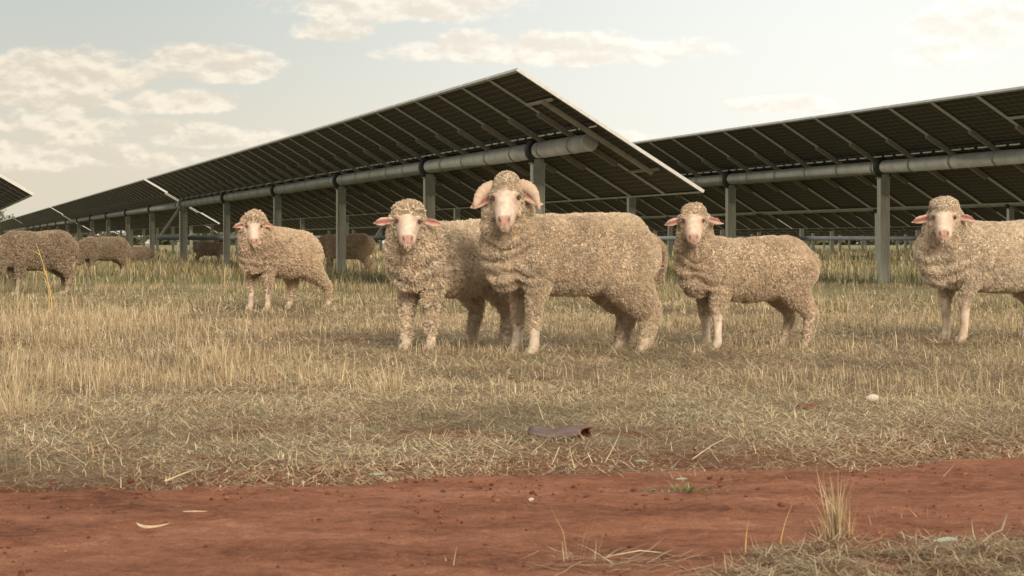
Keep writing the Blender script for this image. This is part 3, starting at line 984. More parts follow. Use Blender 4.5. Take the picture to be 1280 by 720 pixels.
def leg_h(x, y, foot=(0, 0), wool=1.0, bare=.12):
    fx, fy = foot
    return {'bare': bare, 'chain': [(x + .03, y * .85, .54, .14), (x + .055, y, .41, .118 * (wool * .5 + .5)), (x - .015 + fx * .4, y + fy * .4, .30, .068 * wool), (x - .075 + fx * .7, y + fy * .7, .215, .044 * wool),
                                    (x - .060 + fx * .9, y + fy * .9, .12, .033 * (wool * .9 + .1)), (x - .045 + fx, y + fy, .055, .034), (x - .03 + fx, y + fy, .028, .028)]}


WL, WD = (.86, .745, .58), (.64, .53, .395)
DEF = dict(scale=1.0, hscale=1.0, pitch=56, cheek=.125, topknot=1.0, wrinkle=.05, fold=.007, neck_r=(.16, .125, .10), ear_drop=.2, eyes=True,
           voxel=.0078, seed=1, col_light=WL, col_dark=WD, face_col=(.58, .44, .34), leg_col=(.52, .43, .335), density=95000, lock=.014, lock_w=.0015, crack=1.0,
           staple=10, clump=.45, lump=1.0, droop=.30, dirt=1.0)


def sheep(label, group=None, **k):
    d = dict(DEF); d.update(k)
    r = build_sheep(Spec(**d)); tag(r, label, 'sheep', group)
    return r


def face_cam(x, d, dx=0.0):
    v = Vector((-x, -d, 0)).normalized(); return (v.x + dx, v.y, 0)


GS = 'merino sheep on the dry pasture'
# the big ram
h_ram = PI + math.radians(22)
sheep('big horned ram with woolly hind leg standing side-on in the centre, largest of the sheep', GS, loc=(.325, 9.30, 0), heading=h_ram, face=face_cam(.0, 9.3, -.08), pitch=43, roll=3,
      head=(.425, .115, .862), hscale=1.06, horns=True, ear_drop=(.42, .42), ear_fwd=.3, cap=(.055, .062, .068), topknot=.4, neck_r=(.175, .142, .108), width=.93, wrinkle=.08, fold=.009,
      length=.96, top=lambda x: .012 * math.cos(x * 3), legs=[leg_f(.27, .115, (.0, 0), 1.0, .15), leg_f(.25, -.11, (.03, 0), 1.0, .15), leg_h(-.33, .12, (-.01, 0), 1.35, .07), leg_h(-.33, -.12, (.02, 0), 1.35, .07)],
      lock=.0135, seed=3, density=120000, lock_w=.0013, clump=.42, staple=10, lump=.6)
# left ewe, turned well towards the camera
sheep('curly ewe with a round woolly cap standing left of the big ram, partly behind him', GS, loc=(-.34, 9.72, 0), heading=PI + math.radians(52), face=face_cam(-.6, 9.3, -.02), pitch=36, roll=-2,
      head=(.46, .06, .755), hscale=1.0, ear_drop=.12, cap=(.06, .082, .062), topknot=.3, cheek=.12, neck_r=(.16, .128, .106), wrinkle=.06, length=.98, width=.9,
      legs=[leg_f(.29, .085, (.0, 0), 1.05, .10), leg_f(.29, -.085, (.02, 0), 1.05, .10), leg_h(-.33, .10, (.0, -.0), 1.0, .08), leg_h(-.31, -.10, (.06, 0), 1.0, .08)],
      lock=.0165, clump=.62, staple=16, seed=12, scale=.97, col_light=(.88, .765, .60), dirt=.8)
# smaller ewe right of the ram
sheep('smaller ewe with a pinkish face standing side-on just right of the ram', GS, loc=(1.34, 9.72, 0), heading=PI + math.radians(20), face=face_cam(1.0, 9.5, -.02), pitch=41, roll=2,
      head=(.44, .10, .862), hscale=1.0, ear_drop=.22, cap=(.05, .072, .05), topknot=-.3, cheek=.135, neck_r=(.155, .12, .096), wrinkle=.05, length=.94, width=.9, depth=.95,
      legs=[leg_f(.27, .10, (.0, 0), .95, .23), leg_f(.27, -.10, (-.02, 0), .95, .23), leg_h(-.34, .11, (.0, 0), .95, .05), leg_h(-.34, -.11, (.05, 0), .95, .05)],
      lock=.014, seed=21, scale=.86, col_light=(.76, .635, .48), face_col=(.56, .40, .30))
# right-hand ewe cut by the frame
sheep('pale ewe with a dense woolly cap, cut off by the right edge of the frame', GS, loc=(2.96, 10.48, 0), heading=PI + math.radians(24), face=face_cam(2.6, 10.3, -.01), pitch=36, roll=1,
      head=(.46, .095, .782), hscale=1.0, ear_drop=.20, cap=(.06, .086, .066), topknot=.4, cheek=.115, neck_r=(.165, .14, .116), wrinkle=.04, length=1.08, width=1.0,
      legs=[leg_f(.29, .10, (.03, 0), .85, .25), leg_f(.29, -.10, (-.0, 0), .85, .25), leg_h(-.36, .11, (.0, 0), 1.0, .10), leg_h(-.36, -.11, (.05, 0), 1.0, .10)],
      lock=.012, seed=33, scale=.98, col_light=(.88, .78, .625), dirt=.7)
# young sheep at left, one hind leg stretched back
sheep('young sheep at left facing the camera, one hind leg stretched out', GS, loc=(-2.08, 15.3, 0), heading=PI + math.radians(60), face=face_cam(-2.2, 15.2, 0), pitch=56, roll=0,
      head=(.44, .05, .80), hscale=1.0, ear_drop=.28, cap=(.06, .08, .062), topknot=.5, cheek=.12, neck_r=(.165, .14, .115), wrinkle=.07, length=.98, width=.92, top=lambda x: .11 * (x + .02),
      legs=[leg_f(.29, .085, (.0, 0), .9, .2), leg_f(.29, -.085, (.03, 0), .9, .2), leg_h(-.34, .10, (-.26, -.02), .95, .1), leg_h(-.31, -.10, (.08, 0), .95, .1)],
      lock=.019, clump=.6, staple=12, seed=44, scale=.98, voxel=.0095, density=60000, lock_w=.0021, col_light=(.81, .66, .49))


# grazing sheep farther off
def grazer(label, x, y, d, heading, scale, seed, col=(.27, .20, .135), base=None, name_group=GS, **k):
    loc = base if base else ((x - 640) / F * d, d, 0)
    kw = dict(loc=loc, heading=heading, face=(math.cos(heading), math.sin(heading), 0), pitch=66, head=(.66, .03, .30), hscale=1.0, ear_drop=.25, neck_mid=(.50, 0, .50), neck_base=(.34, 0, .56),
              neck_r=(.17, .135, .10), cap=(.055, .075, .055), topknot=.3, scale=scale, seed=seed, voxel=.013, density=22000, lock_w=.0038, lock=.024, staple=10, eyes=True,
              legs=[leg_f(.29, .10, (.05, 0), .95, .2), leg_f(.29, -.10, (-.05, 0), .95, .2), leg_h(-.34, .11, (.04, 0), .95, .12), leg_h(-.34, -.11, (-.07, 0), .95, .12)], leg_col=(.30, .24, .175), col_light=col, col_dark=(.26, .195, .135))
    kw.update(k)
    return sheep(label, name_group, **kw)


grazer('grey-brown sheep grazing head down at the left edge, nearest of the grazers', 46, 0, 19.8, PI + math.radians(50), .98, 51, (.46, .37, .265))
grazer('grey-brown sheep grazing at left, just behind the edge sheep, under the panel row', 130, 0, 31.5, PI + math.radians(44), .95, 52, (.42, .34, .245))
grazer('brown sheep grazing behind a steel post, left of the curly ewe', 432, 0, 32.5, PI + math.radians(8), 1.02, 53, (.85, .68, .49), col_dark=(.5, .39, .27))
grazer('rump of a sheep half hidden behind the big ram, grazing away from the camera', 803, 0, 15.0, math.radians(84), .92, 54, (.55, .43, .30), density=22000, lock_w=.004)
grazer('very small distant sheep among the posts, right of the second grazing one', 172, 0, 46, PI + math.radians(20), .8, 55, (.48, .38, .28), base=((172 - 640) / F * 46, 46, -.10))
grazer('faint distant sheep grazing between the posts, left of the young sheep', 262, 0, 48, math.radians(20), .85, 56, (.55, .44, .33), col_dark=(.36, .28, .2))
grazer('distant sheep with raised head between the two grazing ones at left', 96, 0, 40, PI + math.radians(70), .8, 57, (.45, .35, .26), head=(.50, .03, .70), pitch=40)
# ------------------------------------------------------------------ ground
EDGE_V = 4.17


def edge_noise(u):
    u = np.asarray(u, dtype=float)
    return .15 * fbm2(u, u * 0, 1.1, 3, 5) + .09 * fbm2(u, u * 0, 6.0, 3, 6) + .03 * np.sin(u * 1.3 + .6) + .27 * sstep(.9, 2.7, u) + .05


def uv_of(X, D):
    return X * RC + D * RS, -X * RS + D * RC


def ground_material():
    m, nt, b = new_mat('pasture_soil')
    L = nt.links.new
    tc = N(nt, 'ShaderNodeTexCoord')
    def noise(scale, detail=6, rough=.6, off=0.0):
        mp = N(nt, 'ShaderNodeMapping'); mp.inputs['Location'].default_value = (off, off * .7, off * .3)
        L(tc.outputs['Object'], mp.inputs['Vector'])
        n = N(nt, 'ShaderNodeTexNoise'); n.inputs['Scale'].default_value = scale; n.inputs['Detail'].default_value = detail; n.inputs['Roughness'].default_value = rough
        L(mp.outputs['Vector'], n.inputs['Vector']); return n.outputs['Fac']
    def ramp(f, stops):
        r = N(nt, 'ShaderNodeValToRGB'); e = r.color_ramp.elements
        while len(e) < len(stops): e.new(.5)
        for el_, (p, c) in zip(e, stops): el_.position = p; el_.color = (*c, 1)
        L(f, r.inputs['Fac']); return r.outputs['Color']
    def mix(f, a, c):
        n = N(nt, 'ShaderNodeMix'); n.data_type = 'RGBA'
        for k, v in (('Factor', f), ('A', a), ('B', c)):
            if isinstance(v, float): n.inputs[k].default_value = v
            else: L(v, n.inputs[k])
        return n.outputs['Result']
    thatch = ramp(noise(60, 8, .7), [(.3, (.10, .075, .045)), (.5, (.21, .165, .105)), (.7, (.36, .29, .195))])
    soil = ramp(noise(14, 6, .6, 3), [(.3, (.13, .055, .03)), (.7, (.24, .10, .052))])
    f = N(nt, 'ShaderNodeMapRange'); f.inputs['From Min'].default_value = .50; f.inputs['From Max'].default_value = .66
    L(noise(3.2, 6, .65, 9), f.inputs['Value'])
    c1 = mix(f.outputs['Result'], thatch, soil)
    vd = N(nt, 'ShaderNodeVectorMath'); vd.operation = 'DOT_PRODUCT'; L(tc.outputs['Object'], vd.inputs[0]); vd.inputs[1].default_value = (-RS, RC, 0)
    va = N(nt, 'ShaderNodeMath'); va.operation = 'MULTIPLY_ADD'; va.inputs[1].default_value = 1.1; L(noise(1.8, 6, .65, 2), va.inputs[0]); L(vd.outputs['Value'], va.inputs[2])
    nr_ = N(nt, 'ShaderNodeMapRange'); nr_.inputs['From Min'].default_value = 4.85; nr_.inputs['From Max'].default_value = 5.45; nr_.inputs['To Min'].default_value = 1; nr_.inputs['To Max'].default_value = 0
    L(va.outputs[0], nr_.inputs['Value'])
    c1 = mix(nr_.outputs['Result'], c1, soil)
    # olive growth farther into the paddock
    sp = N(nt, 'ShaderNodeSeparateXYZ'); L(tc.outputs['Object'], sp.inputs[0])
    far = N(nt, 'ShaderNodeMapRange'); far.inputs['From Min'].default_value = 13; far.inputs['From Max'].default_value = 20
    L(sp.outputs['Y'], far.inputs['Value'])
    olive = ramp(noise(1.3, 7, .65, 5), [(.3, (.14, .14, .07)), (.55, (.24, .22, .12)), (.72, (.36, .31, .19))])
    c2 = mix(far.outputs['Result'], c1, olive)
    L(c2, b.inputs['Base Color']); b.inputs['Roughness'].default_value = .95; b.inputs['Specular IOR Level'].default_value = .1
    bp = N(nt, 'ShaderNodeBump'); bp.inputs['Strength'].default_value = .8; bp.inputs['Distance'].default_value = .03
    L(noise(35, 6, .7), bp.inputs['Height']); L(bp.outputs['Normal'], b.inputs['Normal'])
    return m


def red_soil_material():
    m, nt, b = new_mat('red_track_soil')
    L = nt.links.new
    tc = N(nt, 'ShaderNodeTexCoord')
    def noise(scale, detail, rough, sc=(1, 1, 1), off=0.0):
        mp = N(nt, 'ShaderNodeMapping'); mp.inputs['Scale'].default_value = sc; mp.inputs['Location'].default_value = (off, off, 0)
        mp.inputs['Rotation'].default_value = (0, 0, -math.atan2(RS, RC))
        L(tc.outputs['Object'], mp.inputs['Vector'])
        n = N(nt, 'ShaderNodeTexNoise'); n.inputs['Scale'].default_value = scale; n.inputs['Detail'].default_value = detail; n.inputs['Roughness'].default_value = rough
        L(mp.outputs['Vector'], n.inputs['Vector']); return n.outputs['Fac']
    n1 = noise(3.0, 8, .62, (.55, 1.3, 1)); n2 = noise(26, 7, .7, (.8, 1.2, 1), 4)
    ad = N(nt, 'ShaderNodeMath'); ad.operation = 'MULTIPLY_ADD'; ad.inputs[1].default_value = .45
    L(n2, ad.inputs[0]); 
    s = N(nt, 'ShaderNodeMath'); s.operation = 'MULTIPLY'; s.inputs[1].default_value = .55; L(n1, s.inputs[0]); L(s.outputs[0], ad.inputs[2])
    r = N(nt, 'ShaderNodeValToRGB'); e = r.color_ramp.elements
    for _ in range(2): e.new(.5)
    for el_, (p, c) in zip(e, [(.36, (.14, .058, .035)), (.46, (.285, .122, .07)), (.55, (.385, .172, .102)), (.68, (.51, .27, .17))]):
        el_.position = p; el_.color = (*c, 1)
    L(ad.outputs[0], r.inputs['Fac'])
    gr = N(nt, 'ShaderNodeMapRange'); gr.inputs['From Min'].default_value = .3; gr.inputs['From Max'].default_value = .7; gr.inputs['To Min'].default_value = .6; gr.inputs['To Max'].default_value = 1.4
    L(noise(210, 4, .8, (.7, 1, 1), 7), gr.inputs['Value'])
    sc_ = N(nt, 'ShaderNodeVectorMath'); sc_.operation = 'SCALE'; L(r.outputs['Color'], sc_.inputs[0]); L(gr.outputs['Result'], sc_.inputs['Scale'])
    L(sc_.outputs['Vector'], b.inputs['Base Color'])
    b.inputs['Roughness'].default_value = .95; b.inputs['Specular IOR Level'].default_value = .12
    bp = N(nt, 'ShaderNodeBump'); bp.inputs['Strength'].default_value = .9; bp.inputs['Distance'].default_value = .018
    L(noise(95, 9, .78, (.8, 1.1, 1)), bp.inputs['Height']); L(bp.outputs['Normal'], b.inputs['Normal'])
    return m


bm = bmesh.new()
# a sheet to the horizon, finely cut near the camera where the ground swells a little
ys = np.concatenate([np.linspace(-40, 0, 5)[:-1], np.linspace(0, 60, 61), np.array([80, 120, 200, 400, 900, 2000, 4500])])
xs = np.concatenate([[-4000, -1500, -500, -150, -60], np.linspace(-30, 40, 57), [80, 200, 600, 1800, 4000]])
gx, gy = np.meshgrid(xs, ys)
gz = np.zeros(gx.size)
idx = np.arange(gx.size).reshape(gx.shape)
qd = np.stack([idx[:-1, :-1], idx[:-1, 1:], idx[1:, 1:], idx[1:, :-1]], -1).reshape(-1, 4)
bm.free()
gme = mesh_np('ground', np.stack([gx.ravel(), gy.ravel(), gz], 1), [qd])
tag(link_mesh('ground', gme, ground_material()), kind='structure')

# the red dirt track along the front: a worn, lumpy sheet whose edges sink under the litter
us = np.arange(-3.2, 5.0, .0085); vs_ = np.arange(2.05, 4.62, .0105)
U, Vv = np.meshgrid(us, vs_); U = U.ravel(); Vv = Vv.ravel()
en = edge_noise(U)
z = .020 + .014 * fbm2(U * .6, Vv * 1.2, 2.2, 3, 21) + .009 * fbm2(U * .6, Vv, 9, 3, 22) + .0055 * fbm2(U * .7, Vv, 30, 3, 23)
cl = fbm2(U, Vv, 24, 2, 29); z += .007 * sstep(.38, .75, cl)
z -= .055 * sstep(EDGE_V - .03, EDGE_V + .16, Vv + en * .8)
z -= .05 * (1 - sstep(2.3, 2.7, Vv + .2 * fbm2(U, Vv, 2, 2, 30)))
P3 = np.stack([U * RC - Vv * RS, U * RS + Vv * RC, z], 1)
idx = np.arange(len(U)).reshape(len(vs_), len(us))
qd = np.stack([idx[:-1, :-1], idx[:-1, 1:], idx[1:, 1:], idx[1:, :-1]], -1).reshape(-1, 4)
tm = mesh_np('dirt_track', P3, [qd])
tag(link_mesh('dirt_track', tm, red_soil_material(), None, True), kind='structure')


# ------------------------------------------------------------------ grass
def blades(pos, az, tilt, length, width, curve, cb, ct_, rng, flat=.0):
    """Grass blades: 2 bent segments each. tilt = lean from the vertical at the root, curve = extra lean at the tip."""
    n = len(pos)
    d = np.stack([np.cos(az), np.sin(az), np.zeros(n)], 1); up = np.array((0, 0, 1.0))
    t1 = tilt; t2 = tilt + curve
    s1 = d * np.sin(t1)[:, None] + up * np.cos(t1)[:, None]; s2 = d * np.sin(t2)[:, None] + up * np.cos(t2)[:, None]
    wv_a = rng.uniform(0, PI, n)
    perp = np.stack([-np.sin(az), np.cos(az), np.zeros(n)], 1)
    rnd = np.stack([np.cos(wv_a), np.sin(wv_a), np.zeros(n)], 1)
    wv = perp * flat + rnd * (1 - flat); wv /= np.maximum(np.linalg.norm(wv, axis=1), 1e-6)[:, None]
    a = pos; b = a + s1 * (length * .55)[:, None]; c = b + s2 * (length * .45)[:, None]
    w = (width / 2)[:, None]
    V = np.stack([a - wv * w, a + wv * w, b - wv * w * .8, b + wv * w * .8, c], 1)
    V[:, :, 2] = np.maximum(V[:, :, 2], .001)
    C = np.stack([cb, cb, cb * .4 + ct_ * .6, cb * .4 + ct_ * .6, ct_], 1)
    return V.reshape(-1, 3), C.reshape(-1, 3)


def blade_mesh(name, parts):
    V = np.concatenate([p[0] for p in parts]); C = np.concatenate([p[1] for p in parts])
    n = len(V) // 5; i = np.arange(n)[:, None] * 5
    return mesh_np(name, V, [i + np.array([[0, 1, 3, 2]]), i + np.array([[2, 3, 4]])], np.clip(C, .004, .9))


def scatter(n, d0, d1, rng, margin=.9, power=1.0):
    """Points spread evenly over the ground between two depths, across the field of view and a margin to both sides."""
    out = []
    D = np.sqrt(rng.uniform(d0 ** 2, d1 ** 2, n))
    hw = .315 * D + margin
    X = rng.uniform(-1, 1, n) * hw
    return X, D


PALE = np.array((.70, .58, .385)); STRAW = np.array((.51, .40, .25)); GOLD = np.array((.44, .32, .17)); OLD = np.array((.31, .235, .145)); GREY = np.array((.23, .19, .135))
GREEN = np.array((.135, .14, .06)); OLIVE = np.array((.25, .22, .12)); DKSTR = np.array((.17, .115, .06))


def pick_cols(n, rng, pal, probs):
    pal = np.array(pal); k = rng.choice(len(pal), n, p=np.array(probs) / sum(probs))
    return pal[k] * rng.uniform(.78, 1.2, n)[:, None]


rg = np.random.default_rng(5)
HOOF_CLEAR = []


def stand_mask(X, D):
    """Patchiness of the standing grass, 0..1, with the taller yellow stand at the left."""
    u, v = uv_of(X, D)
    p = fbm2(u, v, .8, 3, 41) * .6 + fbm2(u, v, 2.6, 2, 42) * .4
    leftb = sstep(-.2, -2.2, X * 7 / D) * sstep(5.6, 7.0, D) * (1 - sstep(14, 18, D))
    return p, leftb


stand = []; litter = []; green = []

# lying straw and litter
for (n, d0, d1, w0, l0, l1, zmax) in ((200000, 4.0, 6.6, .0015, .02, .10, .020), (150000, 6.6, 9.5, .0021, .03, .13, .022), (85000, 9.5, 14, .0032, .04, .15, .022), (35000, 14, 20, .006, .08, .22, .02)):
    X, D = scatter(n, d0, d1, rg)
    u, v = uv_of(X, D); e = edge_noise(u)
    p = fbm2(u, v, 1.6, 3, 51)
    keep = (v + e * .8 > EDGE_V + .06 - np.where(rg.random(n) < .22, rg.exponential(.13, n), rg.exponential(.035, n)) - .55 * fbm2(u, v * 1.5, 2.3, 4, 55) * sstep(5.2, 4.3, v) - .02) & (rg.random(n) < .80 + .7 * p)
    X, D, u, v = X[keep], D[keep], u[keep], v[keep]; m = len(X)
    az = rg.uniform(0, 2 * PI, m)
    ln = rg.uniform(l0, l1, m) * rg.uniform(.4, 1.1, m)
    tilt = np.clip(rg.normal(1.45, .16, m), .8, 1.57); cur = rg.normal(.08, .2, m)
    cb = pick_cols(m, rg, [PALE, STRAW, OLD, GREY, DKSTR, OLIVE], [.22, .30, .20, .12, .13, .03])
    pn = fbm2(u, v, 1.1, 4, 57) + .5 * fbm2(u, v, 5, 3, 58); gnz = fbm2(u, v, .9, 3, 59)
    cb = cb * np.clip(1.16 + 1.0 * pn, .62, 1.5)[:, None]
    gt = sstep(.05, .5, gnz)[:, None] * .16; cb = cb * (1 - gt) + cb.mean(1)[:, None] * np.array((.92, 1.0, .55)) * gt
    pos = np.stack([X, D, rg.uniform(.001, zmax, m)], 1)
    litter.append(blades(pos, az, tilt, ln, w0 * rg.uniform(.6, 1.5, m), cur, cb, cb * rg.uniform(.85, 1.15, m)[:, None], rg, flat=.8))
# coarse pale straws lying on top
X, D = scatter(1000, 4.1, 11, rg); u, v = uv_of(X, D); k = v > EDGE_V + .0
X, D = X[k], D[k]; m = len(X)
cb = pick_cols(m, rg, [PALE, PALE * 1.1, STRAW], [.5, .2, .3])
litter.append(blades(np.stack([X, D, rg.uniform(.015, .035, m)], 1), rg.uniform(0, 2 * PI, m), np.clip(rg.normal(1.42, .12, m), 1.0, 1.56), rg.uniform(.08, .28, m), .0013 + D * .00016, rg.normal(.05, .15, m), cb, cb, rg, .8))

# standing dry stalks
for (n, d0, d1, w0, h0, h1, gr) in ((9000, 4.35, 6.6, .0020, .02, .06, .10), (24000, 6.6, 9.0, .0024, .02, .065, .08), (60000, 9.0, 14, .0032, .02, .07, .12),
                                    (75000, 14, 24, .0052, .03, .105, .36), (90000, 24, 48, .012, .09, .24, .62), (70000, 48, 150, .034, .12, .28, .6)):
    X, D = scatter(n, d0, d1, rg, .9 if d0 < 14 else 2.5)
    p, lb = stand_mask(X, D); u, v = uv_of(X, D)
    keep = (rg.random(n) < np.clip(.34 + 2.2 * p + .2 * lb, .02, 1)) & (v > EDGE_V + .12)
    X, D, p, lb = X[keep], D[keep], p[keep], lb[keep]; m = len(X)
    clump = fbm2(X, D, 5 if d0 < 14 else 1.6, 2, 61)
    h = rg.uniform(h0, h1, m) * (1 + .9 * clump) * (1 + .9 * lb) * np.where(rg.random(m) < .05, 1.8, 1.0)
    h = np.maximum(h, .015)
    gn = fbm2(X, D, .45 if d0 > 12 else 1.4, 3, 71)
    isg = rg.random(m) < np.clip(gr + gn * 1.0 * (gr + .1), 0, .92) * (1 - .8 * lb)
    dry = pick_cols(m, rg, [PALE, STRAW, GOLD, OLD], [.30, .38, .18, .14]); grn = pick_cols(m, rg, [GREEN, OLIVE, np.array((.16, .175, .06))], [.26, .46, .28])
    c = np.where(isg[:, None], grn, dry)
    tl = np.abs(rg.normal(0, .22, m)); cu = np.abs(rg.normal(.12, .3, m))
    pos = np.stack([X, D, np.zeros(m)], 1)
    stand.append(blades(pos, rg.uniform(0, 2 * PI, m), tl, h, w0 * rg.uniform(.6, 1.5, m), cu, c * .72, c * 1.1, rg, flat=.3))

# little green shoots between the straw
X, D = scatter(30000, 4.3, 13, rg); u, v = uv_of(X, D)
p = fbm2(u, v, 2.2, 3, 81) + .25 * fbm2(u, v, 7, 2, 82)
k = (p > .22) & (v > EDGE_V + .1); X, D = X[k], D[k]; m = len(X)
cb = pick_cols(m, rg, [GREEN, OLIVE, np.array((.15, .19, .07))], [.4, .35, .25])
green.append(blades(np.stack([X, D, np.zeros(m)], 1), rg.uniform(0, 2 * PI, m), np.abs(rg.normal(.5, .35, m)), rg.uniform(.012, .05, m), .0028 + D * .0003, rg.uniform(0, .6, m), cb * .8, cb * 1.1, rg, .6))

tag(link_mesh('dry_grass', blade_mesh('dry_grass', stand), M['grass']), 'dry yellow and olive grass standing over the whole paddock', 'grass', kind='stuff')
tag(link_mesh('straw_litter', blade_mesh('straw_litter', litter), M['grass']), 'trampled straw and dead stalks lying between the track and the sheep', 'straw', kind='stuff')
tag(link_mesh('green_shoots', blade_mesh('green_shoots', green), M['grass']), 'small green shoots growing between the trampled straw', 'grass', kind='stuff')

# litter swept up on the near verge at lower right
parts = []
n = 30000
x = rg.uniform(880, 1420, n); y = rg.uniform(655, 800, n)
yt = np.interp(x, [880, 930, 1000, 1050, 1120, 1280, 1420], [718, 702, 686, 678, 676, 671, 668]) + 9 * fbm2(x, x * 0, .03, 3, 90)
k = (y > yt); x, y, yt = x[k], y[k], yt[k]
D = CH * F / (y - HZ); X = (x - 640) / F * D; m = len(X)
hh = .062 * sstep(0, 22, y - yt) * (.6 + .5 * fbm2(X, D, 9, 2, 91))
cb = pick_cols(m, rg, [PALE * .8, STRAW * .8, OLD * .8, GREY * .75, DKSTR * .8], [.24, .34, .22, .08, .12])
parts.append(blades(np.stack([X, D, rg.random(m) * hh], 1), rg.uniform(0, 2 * PI, m), np.clip(rg.normal(1.47, .12, m), .8, 1.57), rg.uniform(.02, .085, m), rg.uniform(.001, .0028, m), rg.normal(.2, .4, m), cb, cb * 1.05, rg, .7))
# sparse wisps on the track's near verge
n = 150; x = rg.uniform(690, 850, n); y = 716 + rg.exponential(10, n); D = CH * F / (y - HZ); X = (x - 640) / F * D
cb = pick_cols(n, rg, [PALE, STRAW, OLD], [.4, .4, .2])
parts.append(blades(np.stack([X, D, rg.random(n) * .03 + .01], 1), rg.normal(.2, .5, n) + np.where(rg.random(n) < .5, PI, 0), np.clip(rg.normal(1.42, .12, n), 1, 1.57), rg.uniform(.03, .12, n), rg.uniform(.001, .0025, n), rg.normal(.1, .2, n), cb, cb, rg, .7))
tag(link_mesh('verge_litter', blade_mesh('verge_litter', parts), M['grass']), 'heap of dry litter along the near right verge of the red track', 'straw', kind='stuff')

# crumbs of soil on the track
bm = bmesh.new(); bmesh.ops.create_icosphere(bm, subdivisions=1, radius=1.0)
bm.verts.ensure_lookup_table(); bv = np.array([v.co for v in bm.verts]); bf = np.array([[v.index for v in f.verts] for f in bm.faces]); bm.free()
n = 17000; u = rg.uniform(-2.6, 4.4, n); v = rg.uniform(2.5, 4.35, n)
k = fbm2(u, v, 2.2, 2, 95) + rg.normal(0, .25, n) > .1; u, v = u[k], v[k]; n = len(u)
r = rg.exponential(.0012, n) + .0008; r = np.minimum(r, .0075)
VV = bv[None] * (r[:, None] * rg.uniform(.7, 1.3, (n, 1)))[:, :, None] * rg.uniform(.7, 1.3, (n, 12, 1)) * np.array((1.2, 1.1, .7))
zt = .020 + .014 * fbm2(u * .6, v * 1.2, 2.2, 3, 21) + .006 * fbm2(u * .7, v, 9, 3, 22)
VV += np.stack([u * RC - v * RS, u * RS + v * RC, zt + r * .4], 1)[:, None]
cc = pick_cols(n, rg, [np.array((.20, .075, .04)), np.array((.12, .05, .03)), np.array((.30, .13, .07)), np.array((.08, .05, .04))], [.5, .2, .27, .03])
cm = mesh_np('soil_crumbs', VV.reshape(-1, 3), [(np.arange(n)[:, None, None] * 12 + bf[None]).reshape(-1, 3)], np.repeat(cc, 12, 0))
tag(link_mesh('soil_crumbs', cm, M['grass'], None, False), 'small crumbs of red earth scattered over the track', 'soil', kind='stuff')


# ------------------------------------------------------------------ single things on the ground
def track_z(p):
    u, v = uv_of(np.array([p.x]), np.array([p.y]))
    return float((.020 + .014 * fbm2(u * .6, v * 1.2, 2.2, 3, 21) + .006 * fbm2(u * .7, v, 9, 3, 22) + .004 * fbm2(u, v, 34, 3, 23))[0])


def tuft(name, label, px, py, n, h, spread, seed, pal, probs, lean=.25, w=.0022, cat='grass', group=None, on_track=True):
    rng = np.random.default_rng(seed)
    g = ground_at(px, py); z = 0.0
    if on_track: z = -.01
    az = rng.uniform(0, 2 * PI, n); r = np.abs(rng.normal(0, spread, n))
    pos = np.stack([np.cos(az) * r, np.sin(az) * r * 1.0, np.zeros(n) + z], 1)
    pos[:, 0] *= 1.5
    hh = (.18 + .82 * rng.random(n) ** 1.6) * h * np.exp(-((r + .4 * spread * np.sin(az * 2 + seed)) / (spread * 1.7)) ** 2) + .012
    c = pick_cols(n, rng, pal, probs)
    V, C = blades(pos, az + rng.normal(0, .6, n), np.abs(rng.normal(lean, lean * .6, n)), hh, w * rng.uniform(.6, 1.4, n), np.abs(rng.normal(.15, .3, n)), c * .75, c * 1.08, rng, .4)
    V[:, 2] += 0
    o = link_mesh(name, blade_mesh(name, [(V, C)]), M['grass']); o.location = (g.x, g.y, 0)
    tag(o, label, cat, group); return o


DRYP = ([PALE, STRAW, GOLD], [.4, .4, .2])
tuft('grass_tuft', 'golden upright grass tuft on the litter heap at lower right', 1046, 686, 240, .19, .016, 1, [PALE, STRAW, GOLD], [.2, .35, .45], lean=.11)
tuft('grass_tuft', 'thin pale grass tuft right of the golden one, on the litter heap', 1092, 668, 26, .075, .035, 2, *DRYP, lean=.4)
tuft('grass_tuft', 'short sparse pale stalks farther right on the litter heap', 1150, 662, 22, .06, .06, 3, *DRYP, lean=.35)
tuft('grass_tuft', 'sparse straw tuft at the bottom edge just right of centre', 720, 712, 17, .15, .026, 4, *DRYP, lean=.16)
tuft('grass_tuft', 'small bent straw wisp at the bottom edge left of the sparse tuft', 566, 722, 24, .065, .022, 5, *DRYP, lean=.5)
tuft('grass_tuft', 'yellow grass tuft at the left, taller than the straw around it', 278, 462, 260, .20, .09, 6, [PALE, STRAW, GOLD], [.3, .4, .3], lean=.2, w=.003, on_track=False)
tuft('grass_tuft', 'pale grass tuft in the straw left of the big ram, nearer the track', 486, 492, 130, .15, .05, 7, *DRYP, lean=.2, w=.0028, on_track=False)
tuft('grass_tuft', 'tall yellow grass stand at the far left edge above the track', 24, 520, 300, .20, .13, 8, *DRYP, lean=.22, w=.0026, on_track=False)
# green weed on the track
wd_ = tuft('weed', 'low green weed growing alone on the red track', 858, 628, 170, .03, .045, 9, [GREEN, np.array((.16, .19, .07)), OLIVE, PALE], [.4, .3, .2, .1], lean=.9, w=.004, cat='weed')
for v_ in wd_.data.vertices: v_.co.x *= 1.5; v_.co.z += .028
